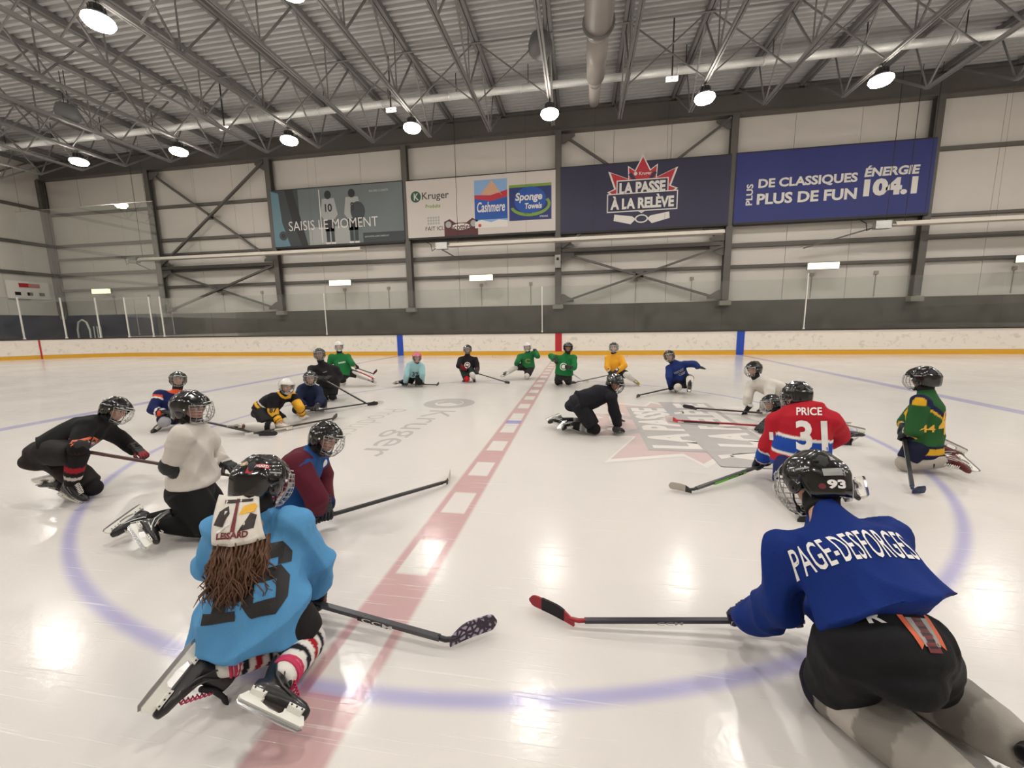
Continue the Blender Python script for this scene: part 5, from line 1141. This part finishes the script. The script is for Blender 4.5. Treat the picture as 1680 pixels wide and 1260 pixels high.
# drape below the helmet and the hair
def drape(p):
    R = p['R']; hea = p['J']['hea']; G = p['G']; n, m = 14, 10; V = []
    sp = p['spine']; back = -p['front']; lt = p['lat']
    for j in range(m+1):
        f = j/m
        for i in range(n+1):
            g = i/n-.5; w = .148+.045*f; base = hea+R@A(-.118, 0, -.055)
            c = base-lt*(.022+.030*f)-sp*(.19*f)+back*(.010+.075*math.sin(f*PI*.55)); x = -g*w*lt*-1
            V.append(c+lt*(g*w)+back*(.03*math.cos(g*PI*1.1)-.02)+back*.006*math.sin(i*1.4+f*3)-sp*.012*math.cos(g*PI))
    V = np.array(V); V2 = V-back*.006; N = len(V)
    F = [[j*(n+1)+i, j*(n+1)+i+1, (j+1)*(n+1)+i+1, (j+1)*(n+1)+i] for j in range(m) for i in range(n)]
    F2 = [[N+a for a in f[::-1]] for f in F]; rim = [i for i in range(n+1)]+[(j)*(n+1)+n for j in range(1, m+1)]+[m*(n+1)+i for i in range(n-1, -1, -1)]+[j*(n+1) for j in range(m-1, 0, -1)]
    F3 = [[a, rim[(k+1) % len(rim)], N+rim[(k+1) % len(rim)], N+a][::-1] for k, a in enumerate(rim)]
    VV = np.concatenate([V, V2]); o = link('neck_flap', mesh_from('neck_flap', VV-G, F+F2+F3, M8('flap_cloth', 216, 210, 200, rough=.8, bump=.2, bscale=90), True), p['root'], label='white cloth flap printed LESSARD')
    bv = BVHTree.FromPolygons([tuple(v) for v in VV], F+F2+F3); nn = back; right = np.cross(sp, nn); c0 = V[(m//2)*(n+1)+n//2]
    def sh(poly, x, y, mm, lift): put_shape('print', poly, c0+right*x+sp*y, right, sp, mm, o, bvh=bv, loc=tuple(G), lift=lift, cell=.015)
    sh([(-.055, -.02), (-.02, -.03), (.0, .02), (-.01, .05), (-.045, .03)], -.02, .01, M8('print_darkbrown', 44, 34, 32), .002); sh([(.0, -.035), (.05, -.03), (.055, .02), (.03, .03), (.02, .0)], .02, -.005, MATS['print_darkbrown'], .002)
    sh([(-.01, -.055), (.004, -.055), (.0, .07), (-.012, .07)], .005, .015, PM_, .003); sh([(.0, .0), (.05, .01), (.06, .045), (.01, .035)], .015, .02, PY, .003); sh([(-.05, 0), (.05, 0), (.05, .01), (-.05, .014)], .0, .07, MATS['print_darkbrown'], .003); sh([(-.06, -.045), (-.01, -.01), (-.01, 0), (-.06, -.035)], .0, .0, PW, .004)
    put_text('lettering', 'LESSARD', .115, .026, c0-sp*.052, right, sp, PM_, o, bold=.04, bvh=bv, cell=.012, loc=tuple(G))
    # hair
    mb = MB(); rr = np.random.default_rng(3)
    HM_ = mat('brown_hair', srgb(92, 62, 44), rough=.5, var=.35, scale=60)
    for k in range(420):
        g = rr.uniform(-.5, .5); dpt = rr.uniform(0, 1)
        a = V[m*(n+1)+int((g+.5)*n)]+sp*.012-back*(.016+.03*dpt)
        L = rr.uniform(.17, .27)*(1-.25*abs(g)); ph = rr.uniform(0, 6.3); am = rr.uniform(.007, .018); dr = lt*rr.normal(.02, .13)*L+lt*.01
        pts = []; 
        for q in range(9):
            f = q/8; pts.append(a-sp*(L*f)+dr*f*f+lt*am*math.sin(ph+f*13)*f**.5+back*(am*math.cos(ph*1.7+f*8)-.05*f*f+.02*(1-dpt)*math.sin(f*3)+.035*f))
        mb.tube([x-G for x in pts], [.004, .0045, .0045, .0044, .0042, .004, .0036, .0028, .001], 4)
    o = mb.build('hair', HM_, p['root'], smooth=True, kind=None, label='long wavy brown hair'); 
drape(p)
# pink lace bands at the ankles
for s in 'LR':
    an, kn = p['J']['an'+s], p['J']['kn'+s]; d = nrm(kn-an); mb = MB()
    for k in range(3):
        c = an+d*(.075+.013*k); a = nrm(np.cross(d, A(.3, .2, .9))); b = np.cross(d, a)
        mb.tube([c-p['G']+(a*math.cos(w)+b*math.sin(w))*.056+d*.004*math.sin(w*2+k) for w in np.linspace(0, 2*PI, 15)[:-1]], .0075, 6, closed=True)
    mb.build('ankle_lace', M8('pink_lace', 196, 52, 92, rough=.7), p['root'], smooth=True, label='pink lace wound round the ankle')
_g = NG('blade_purple'); _tc = _g.N.new('ShaderNodeTexCoord').outputs['Object']; _v = _g.N.new('ShaderNodeTexVoronoi'); _v.feature = 'DISTANCE_TO_EDGE'; _v.inputs['Scale'].default_value = 34; _g.L.new(_tc, _v.inputs['Vector'])
_g.L.new(_g.mix(_g.step(_v.outputs[0], .12, .26), srgb(44, 34, 50), srgb(168, 152, 174)), _g.p.inputs['Base Color']); _g.p.inputs['Roughness'].default_value = .5; PURP = _g.m
stick('girl', 'grey hockey stick with purple patterned blade held by the player in light blue', (62, 62, 66), (34, 30, 36), texts=(('CCM', .38, .17, .021, PW),), r=.0125, pattern=PURP, blade_h=.082, flip=-1, shaft2=((30, 30, 32), .30, .46))
# 2 royal blue jersey, front right
def blue_sock(t, s):
    c = np.tile(srgb(122, 118, 112), (len(t), 1)); c[(t > .12) & (t < .34)] = srgb(176, 170, 162); c[(t > .34) & (t < .6)] = srgb(132, 127, 120); c[t > .6] = srgb(158, 152, 144); c[t < .02] = srgb(20, 20, 32); return c
p = player('blue', 'kneeling person in royal blue jersey named PAGE-DESFORGES, helmet number 93, front right', solid(14, 42, 112), pants=(12, 12, 16), sock=blue_sock, stick='blue', gloves=((22, 28, 60), (30, 34, 66), (40, 60, 60)),
    vox=.010, bag=1.14, hem=1.0, sleeve=1.2, lod='fine', foldamp=.015, pantfat=1.12, sock_fat=1.5, pantlen=.95, hscale=1.08, seed=4.1)
back_text(p, 'name', 'PAGE-DESFORGES', .36, .10, (-.02, -.02), PW, bold=.005, arch=.02, tilt=.10, cell=.02)
helmet_mark(p, 'number', 'text', '93', 2.78, -.036, .062, .036, PW, .05); helmet_mark(p, 'rear_label', 'shape', SQR, 2.78, .012, .075, .030, PG); helmet_mark(p, 'sticker', 'shape', CIR, 2.38, -.044, .026, .022, PM_); helmet_mark(p, 'side_label', 'shape', SQR, 1.95, .03, .055, .008, PG)
helmet_mark(p, 'logo', 'shape', [(-.5, .3), (0, .5), (.5, .3), (.2, 0), (.3, -.5), (-.3, -.5), (-.2, 0)], 2.9, .082, .03, .03, PG)
J = p['J']; n = -p['front']; rt = np.cross(p['spine'], n)
pv = [o for o in p['root'].children if o.name.startswith('pants')][0]; Vp = [tuple(Vector(v.co)+Vector(p['G'])) for v in pv.data.vertices]; pb = BVHTree.FromPolygons(Vp, [list(f.vertices) for f in pv.data.polygons])
cc = J['pel']+rt*.13+p['spine']*.02+n*.1
def pshape(poly, m, x=0., y=0., lift=.003): put_shape('crest', np.array(poly)*.8, cc+rt*(x*.8-.05)+p['spine']*y, rt, p['spine'], m, pv, bvh=pb, loc=tuple(p['G']), lift=lift, cell=.02)
pshape([(-.07, .06), (-.05, .07), (-.03, -.04), (-.05, -.06)], PO); pshape([(.05, .07), (.07, .06), (.05, -.06), (.03, -.04)], PO); pshape([(-.045, .05), (-.02, .05), (-.015, -.05), (-.03, -.05)], PG, lift=.004); pshape([(.02, .05), (.045, .05), (.03, -.05), (.015, -.05)], PG, lift=.004)
pshape([(-.018, .05), (.018, .05), (.025, -.07), (-.025, -.07)], PM_, lift=.004)
for q in range(5): pshape([(-.016, -.004), (.016, -.004), (.016, .004), (-.016, .004)], PK, y=.03-.018*q, lift=.005)
put_text('lettering', 'R', .045, .035, J['pel']+rt*-.04+p['spine']*.06+n*.1, rt, p['spine'], PW, pv, bold=.03, bvh=pb, loc=tuple(p['G']), cell=.02)
stick('blue', 'dark hockey stick with red curved blade held by the player in royal blue', (34, 26, 44), (150, 24, 40), texts=(('RIBCOR', .80, .14, .018, PW), ('CCM', .45, .12, .016, PG)), r=.011, tape=(.25, .75, (28, 24, 30)), toe=(150, 24, 40), flip=1)
# 3 red jersey PRICE 31
def habs(q):
    c = np.tile(srgb(176, 30, 44), (q['n'], 1)); t, a, arm = q['t'], q['a'], q['arm']; tz = arm == 0; W_ = srgb(226, 222, 216); B_ = srgb(30, 72, 160)
    c[tz & (t > .20) & (t < .50)] = W_; c[tz & (t > .245) & (t < .455)] = B_; c[tz & (t < .06)] = B_; c[(~tz) & (a > .58)] = W_; c[(~tz) & (a > .64) & (a < .92)] = B_; c[(~tz) & (a > .94)] = srgb(176, 30, 44); return c
p = player('price', 'person in red, white and blue jersey reading PRICE 31, kneeling at right', habs, pants=(24, 34, 84), sock=(190, 186, 182), stick='price', gloves=((20, 26, 50), (24, 30, 56), (200, 200, 200)), skate='white_trim', vox=.012, bag=1.10, sleeve=1.12, lod='fine', cage='chrome', seed=2.2)
back_text(p, 'name', 'PRICE', .17, .065, (.025, .03), PW, bold=.02, cell=.02); back_text(p, 'number', '31', .21, .25, (.035, -.17), PW, bold=.03, cell=.02)
sh, el = p['J']['shL'], p['J']['elL']; put_text('number', '1', .03, .07, sh*.4+el*.6-p['front']*.05, p['lat']*-1, p['spine'], PW, p['jersey'], bold=.03, bvh=p['bvh'], loc=tuple(p['G']))
helmet_mark(p, 'sticker', 'shape', [(-.5, -.5), (0, .5), (.5, -.5)], -2.6, .06, .02, .03, PW)
stick('price', 'hockey stick with a lime green band held by the player in red', (60, 60, 62), (46, 46, 48), tape=(.3, 1., (176, 170, 160)), shaft2=((96, 180, 50), .22, .56), texts=(('CCM', .55, .20, .018, PK),), flip=1)
# 4 green and yellow 44
def g44(q):
    c = np.tile(srgb(40, 88, 46), (q['n'], 1)); t, a, arm, lt = q['t'], q['a'], q['arm'], q['lat']; Y_ = srgb(216, 168, 40); N_ = srgb(24, 28, 66)
    v = t-(.60+1.6*np.abs(lt-.02)); tz = arm == 0; c[tz & (np.abs(v) < .055)] = N_; c[tz & (v < -.045) & (v > -.09)] = Y_
    c[tz & (t < .20)] = N_; c[tz & (t < .15) & (t > .055)] = Y_; c[(~tz) & (a > .72)] = N_; c[(~tz) & (a > .78) & (a < .9)] = Y_; return c
p = player('g44', 'person in green and yellow jersey 44 kneeling at far right', g44, pants=(20, 22, 50), sock=(168, 162, 152), stick='g44', gloves=((22, 30, 40), (26, 34, 44), (190, 190, 186)), skate='red', vox=.012, bag=.98, lod='fine', cage='chrome', seed=.7)
sh, el = p['J']['shL'], p['J']['elL']; cv = nrm(A(.99, -5.88, .6)-p['J']['che']); rt = nrm(np.cross(p['spine'], cv))
put_text('number', '44', .10, .07, rt*.02+ p['J']['che']*.5+p['J']['pel']*.5+cv*.15+p['spine']*-.02, rt, p['spine'], PY, p['jersey'], bold=.02, bvh=p['bvh'], loc=tuple(p['G']))
back_text(p, 'number', '44', .24, .22, (0, -.17), PY, bold=.035)
helmet_mark(p, 'side_label', 'shape', SQR, 1.6, .04, .06, .008, PG)
stick('g44', 'black hockey stick with dark blue blade standing beside the player in green 44', (30, 34, 38), (30, 44, 74), flip=1)
# 5 white jersey on hands and knees
p = player('white5', 'person in plain white jersey crouched on hands behind the red jersey', solid(208, 202, 194), pants=BLK, sock=(40, 40, 44), stick='white5', hands=('flat', 'flat'), gloves=((20, 20, 22), (28, 28, 30), (220, 220, 216)), vox=.015, seed=3.)
stick('white5', 'thin dark hockey stick under the hands of the crouched player in white', (60, 34, 40), (40, 34, 38))
# 6 low player
p = player('face6', 'person lying low on the ice, face showing beside the red jersey', solid(30, 50, 46), pants=BLK, sock=bands([(.3, .6, (24, 24, 26))], (190, 186, 180)), stick='face6', hands=('flat', 'flat'), vox=.015, skate=('black', 'white_trim'), seed=5.)
stick('face6', 'red hockey stick with red and white blade lying over the leaf print', (150, 26, 36), (196, 60, 60), tape=(.4, 1., (222, 205, 200)), shaft2=((30, 28, 30), .06, .4))
# 7 yellow
p = player('yellow', 'person in plain yellow jersey kneeling with one leg out', solid(222, 160, 46), pants=(26, 28, 34), sock=(206, 202, 196), skate='yellow', stick='yellow', gloves=((26, 30, 40), (26, 30, 40), (200, 200, 196)), cage='white', seed=1.)
stick('yellow', 'hockey stick pointing left from the player in yellow', (90, 88, 86), (60, 60, 60))
# 8 dark blue
p = player('dblue', 'person in dark blue jersey leaning on one hand with the other arm out', solid(30, 48, 106), pants=BLK, sock=(204, 198, 190), stick='dblue', hands=('flat', 'flat'), seed=2.)
back_text(p, 'lettering', 'HOCKEY', .2, .05, (0, -.07), PG, front=True); back_text(p, 'lettering', 'CAMP', .14, .05, (.03, -.14), PG, front=True)
stick('dblue', 'dark hockey stick lying left of the player in dark blue', (40, 38, 40), (26, 26, 28))
# 9 crawling in black
p = player('crawl', 'person all in black crawling on hands and knees at centre', solid(24, 24, 30), pants=(22, 22, 28), sock=bands([(.25, .55, (150, 148, 146)), (.33, .47, (110, 108, 108))], BLK), hands=('flat', 'flat'), skate='white_trim', vox=.012, bag=1.05, pantfat=1.12, lod='fine', cage='black', seed=6.)
# 10 green with crest
p = player('green10', 'person in green jersey with round white crest kneeling upright by the red line', solid(28, 110, 58), pants=(36, 38, 34), sock=(28, 28, 26), stick='green10', cage='black', bag=1.1, seed=3.3)
for rr_, m, lf_ in ((.085, PW, .003), (.068, MATS.get('decal_green') or M8('decal_green', 28, 110, 58), .004), (.045, PW, .005)): back_shape(p, 'crest', np.array(CIR)*2*rr_, (0, -.12), m, True, lift=lf_)
back_text(p, 'number', '24', .07, .05, (0, -.12), MATS['decal_green'], front=True)
stick('green10', 'pale hockey stick held across the player in green with the crest', (196, 192, 186), (206, 202, 196))
# 11 leaning goalie
p = player('goalie11', 'person in green jersey and white helmet leaning back, hand raised to head', solid(32, 104, 58), pants=(32, 32, 30), sock=(196, 192, 184), helmet=('white', (222, 218, 212)), cage='white', bag=1.05, seed=4.4)
back_text(p, 'crest', 'C', .14, .12, (0, -.09), M8('decal_olive', 120, 130, 60), front=True)
# 12 black with round crest
p = player('black12', 'person in black and maroon jersey with round crest and one red sock', paint((30, 28, 30), [(lambda q: (q['arm'] != 0) & (q['a'] > .6), (110, 26, 34)), (lambda q: (q['arm'] == 0) & (q['t'] < .12), (30, 90, 60))]), pants=(24, 40, 34), sock=lambda t, s: np.tile(srgb(*((176, 30, 36) if s == 'R' else (200, 196, 190))), (len(t), 1)), stick='black12', seed=5.5)
back_shape(p, 'crest', np.array(CIR)*.15, (0, -.12), PW, True, lift=.003); back_shape(p, 'crest', np.array(CIR)*.11, (0, -.12), PM_, True, lift=.004); back_shape(p, 'crest', LEAF and np.array(LEAF)*.04, (0, -.12), PW, True, lift=.005)
stick('black12', 'dark hockey stick pointing right from the player with the red sock', (48, 44, 44), (30, 30, 32))
# 13 pink helmet
p = player('pink13', 'person in pale aqua jersey and pink helmet on hands and knees', solid(150, 190, 194), pants=(30, 32, 34), helmet=('pink', (214, 96, 128)), cage='chrome', hands=('flat', 'flat'), seed=6.6)
back_text(p, 'number', '32', .14, .11, (0, -.16), PK, front=True)
stick('pink13', 'black hockey stick lying before the player with the pink helmet', (30, 28, 30), (28, 28, 30))
# 14 goalie in green, leg pads
p = player('goalie14', 'person in green jersey and white helmet with white and red leg pads', solid(32, 112, 60), pants=(34, 34, 34), sock=(204, 200, 194), helmet=('white', (222, 218, 212)), cage='white', stick='goalie14', bag=1.08, seed=7.7)
back_text(p, 'lettering', 'GARDIEN', .16, .035, (0, -.06), PW, front=True)
J = p['J']
for s in 'L':
    kn, an = J['kn'+s], J['an'+s]; d = nrm(an-kn); up_ = nrm(A(0, 0, 1)-d*d[2]); sd_ = np.cross(d, up_)
    for k, rgb in enumerate(((214, 210, 204), (160, 40, 44), (214, 210, 204))):
        mb = MB(); o = kn-d*.12+up_*.05+sd_*(-.09+.09*k)-p['G']; mb.add(*loft([o, o+d*.25, o+d*.5], [.045, .045, .04], [.035, .04, .03], sd_, n=12)); mb.build('leg_pad', M8('pad_%d' % k, *rgb, rough=.45), p['root'], smooth=True)
stick('goalie14', 'goalie stick held over the leg pad of the player in green', (60, 30, 34), (70, 30, 34), blade_h=.07)
# 15 black jacket
p = player('black15', 'person in black jersey kneeling upright behind the navy player', solid(34, 32, 34), pants=BLK, sock=(28, 28, 34), stick='black15', bag=1.1, skin=(176, 134, 112), seed=8.)
back_text(p, 'lettering', 'WARRIOR', .08, .02, (0, -.03), PG, front=True)
stick('black15', 'dark hockey stick angled down right from the kneeling player in black', (36, 34, 36), (26, 26, 28))
# 16 navy
p = player('navy16', 'person in navy jersey bowed low with forearms near the ice', solid(30, 38, 66), pants=(26, 28, 44), sock=(26, 28, 40), stick='navy16', hands=('flat', 'flat'), seed=9.)
stick('navy16', 'hockey stick with white blade lying before the navy player', (44, 42, 46), (70, 70, 70), tape=(.4, 1., (214, 210, 204)))
# 17 black and gold 87
def pens(q):
    c = np.tile(srgb(24, 24, 28), (q['n'], 1)); t, a, arm = q['t'], q['a'], q['arm']; Y_ = srgb(226, 170, 50); W_ = srgb(222, 216, 206); tz = arm == 0
    c[tz & (t < .30)] = W_; c[tz & (t < .25)] = BL; c[tz & (t < .20)] = Y_; c[tz & (t < .09)] = BL; c[(~tz) & (a > .30) & (a < .84)] = Y_; c[(~tz) & (a > .88)] = Y_; c[(~tz) & (a > .62) & (a < .68)] = BL; c[tz & (t > .94)] = Y_; return c
BL = srgb(24, 24, 28)
p = player('pen17', 'person in black and gold jersey 87 and white helmet reaching to the ice', pens, pants=BLK, sock=bands([(-.1, .12, BLK)], (210, 205, 198)), helmet=('white', (226, 222, 216)), cage='chrome', hands=('spread', 'flat'), gloves=((218, 212, 208), (206, 196, 194), (226, 222, 216)), stick='pen17', skate='red', vox=.012, lod='fine', bag=1.0, seed=10.)
sh, el = p['J']['shR'], p['J']['elR']; cv = nrm(A(.99, -5.88, .8)-sh); put_text('number', '87', .095, .075, sh*.35+el*.65+cv*.09, np.cross(nrm(sh-el), cv), nrm(sh-el), PK, p['jersey'], bold=.03, bvh=p['bvh'], loc=tuple(p['G']))
stick('pen17', 'black hockey stick lying under the hand of the player in black and gold', (44, 44, 44), (34, 33, 33), shaft2=((206, 202, 180), .5, .7))
# 18 navy and orange
def oil(q):
    c = np.tile(srgb(26, 34, 80), (q['n'], 1)); t, a, arm = q['t'], q['a'], q['arm']; O_ = srgb(214, 84, 50); W_ = srgb(222, 216, 210); tz = arm == 0
    c[tz & (t > .83)] = W_; c[tz & (t > .86)] = O_; c[(~tz) & (a < .13)] = O_; c[(~tz) & (a > .13) & (a < .18)] = W_; c[(~tz) & (a > .74) & (a < .8)] = W_; c[(~tz) & (a > .86)] = O_; c[tz & (t < .1)] = O_; return c
p = player('oil18', 'person in navy jersey with orange shoulders kneeling behind the white jersey', oil, pants=(30, 32, 50), sock=(150, 150, 156), stick='oil18', gloves=((20, 20, 24), (24, 24, 28), (180, 180, 180)), vox=.013, lod='fine', bag=1.08, cage='chrome', seed=11.)
stick('oil18', 'black hockey stick reaching right from behind the white jersey', (30, 30, 30), (24, 24, 26))
# 19 black with crest
p = player('black19', 'person in black jersey with tribal crest crouched on one knee at far left', paint((20, 19, 20), []), pants=(32, 29, 28), sock=bands([(.30, .46, (150, 30, 40)), (.60, .70, (200, 194, 186))], (26, 24, 26)), stick='black19', gloves=((26, 22, 24), (130, 30, 40), (30, 26, 28)), skate='black', vox=.012, bag=1.06, pantfat=1.08, pantlen=.9, lod='fine', cage='chrome', skin=(200, 150, 128), seed=12.)
cv = nrm(A(.99, -5.88, .9)-p['J']['che']); rt = nrm(np.cross(p['spine'], cv)); c0 = p['J']['che']+cv*.15; uv = np.cross(cv, rt)
def cs(poly, x, y, m, l): put_shape('crest', np.array(poly)*1.35, c0+rt*x+uv*y, rt, uv, m, p['jersey'], bvh=p['bvh'], loc=tuple(p['G']), lift=l, cell=.02)
cx_, cy_ = .10, -.11
cs([(-.10, -.03), (-.02, -.06), (.07, -.04), (.13, .03), (.05, .06), (-.05, .05)], cx_, cy_, PO, .003); cs([(-.085, -.02), (-.02, -.045), (.06, -.03), (.11, .025), (.04, .045), (-.04, .04)], cx_, cy_, PK, .004)
for i in range(4): cs([(-.06+.04*i, -.03), (-.05+.04*i, -.03), (-.02+.04*i, .035), (-.035+.04*i, .03)], cx_, cy_, PW, .005)
cs([(-.05, -.01), (.08, .0), (.05, .015), (-.04, .01)], cx_, cy_, PB, .006)
stick('black19', 'dark red hockey stick held across by the crouching player at far left', (74, 44, 42), (30, 28, 28))
# 20 white jersey with black pants
for k_, f_ in (('elR', .11), ('haR', .06)):
    q_ = A(*POSE['white20'][k_]); POSE['white20'][k_] = tuple(q_+nrm(A(.99, -5.88, q_[2])-q_)*f_-A(.03, .02, 0)*(k_ == 'elR'))
p = player('white20', 'person in plain white jersey and black trousers kneeling at left, elbow pad bare', solid(206, 200, 192), pants=(14, 14, 16), sock=(16, 16, 18), hands=('flat', 'flat'), gloves=((22, 22, 24), (26, 26, 28), (200, 200, 196)), skate='white_trim', vox=.011, bag=1.02, pantfat=1.12, pantlen=1.0, sock_fat=1.05, sleeve_end=(1., .02), lod='fine', cage='chrome', foldamp=.014, skin=(186, 136, 120), seed=13.)
J = p['J']
mb = MB(); mb.add(*ell(J['elR']-p['G'], (.060, .060, .070))); mb.add(*loft([J['elR']-p['G'], (J['elR']*.4+J['haR']*.6)-p['G']], [.052, .042], [.052, .042], p['front'], n=14)); mb.build('elbow_pad', M8('pad_black', 26, 27, 27, rough=.5), p['root'], smooth=True, label='black elbow pad')
put_text('lettering', 'CCM', .09, .03, J['pel']+p['spine']*.09+nrm(A(.99, -5.88, .5)-J['pel'])*.16, nrm(np.cross(A(0, 0, 1), nrm(A(.99, -5.88, .5)-J['pel']))), (0, 0, 1), PW, p['jersey'], bold=.02, bvh=BVHTree.FromPolygons([tuple(Vector(v.co)+Vector(p['G'])) for v in [o for o in p['root'].children if o.name.startswith('pants')][0].data.vertices], [list(f.vertices) for f in [o for o in p['root'].children if o.name.startswith('pants')][0].data.polygons]), loc=tuple(p['G']))
# 21 maroon and blue
def avs(q):
    c = np.tile(srgb(88, 28, 42), (q['n'], 1)); dep = q['dep']; t, a, arm = q['t'], q['a'], q['arm']; tz = arm == 0
    c[tz & (dep > .055) & (t < .8)] = srgb(186, 182, 178); c[tz & (dep > .07)] = srgb(30, 76, 134); c[(t > .96) & tz] = srgb(30, 76, 134); c[(~tz) & (a > .9)] = srgb(30, 40, 80); return c
p = player('avs21', 'person in maroon and blue jersey leaning forward behind the light blue player', avs, pants=(20, 22, 40), sock=(60, 30, 40), stick='avs21', gloves=((20, 22, 30), (24, 26, 36), (60, 30, 40)), vox=.011, bag=1.08, sleeve=1.1, lod='fine', cage='chrome', skin=(190, 140, 122), seed=14.)
sh = p['J']['shL']; back_shape(p, 'shoulder_patch', np.array(CIR)*.06, (.11, .03), PW, True)
helmet_mark(p, 'sticker', 'shape', CIR, -1.9, .0, .022, .022, PG)
stick('avs21', 'black hockey stick with white taped blade held by the maroon player', (34, 33, 36), (60, 58, 60), tape=(.15, 1., (206, 200, 190)), toe=(40, 38, 40), blade_h=.075, flip=1)
bpy.data.scenes.remove(TMP)
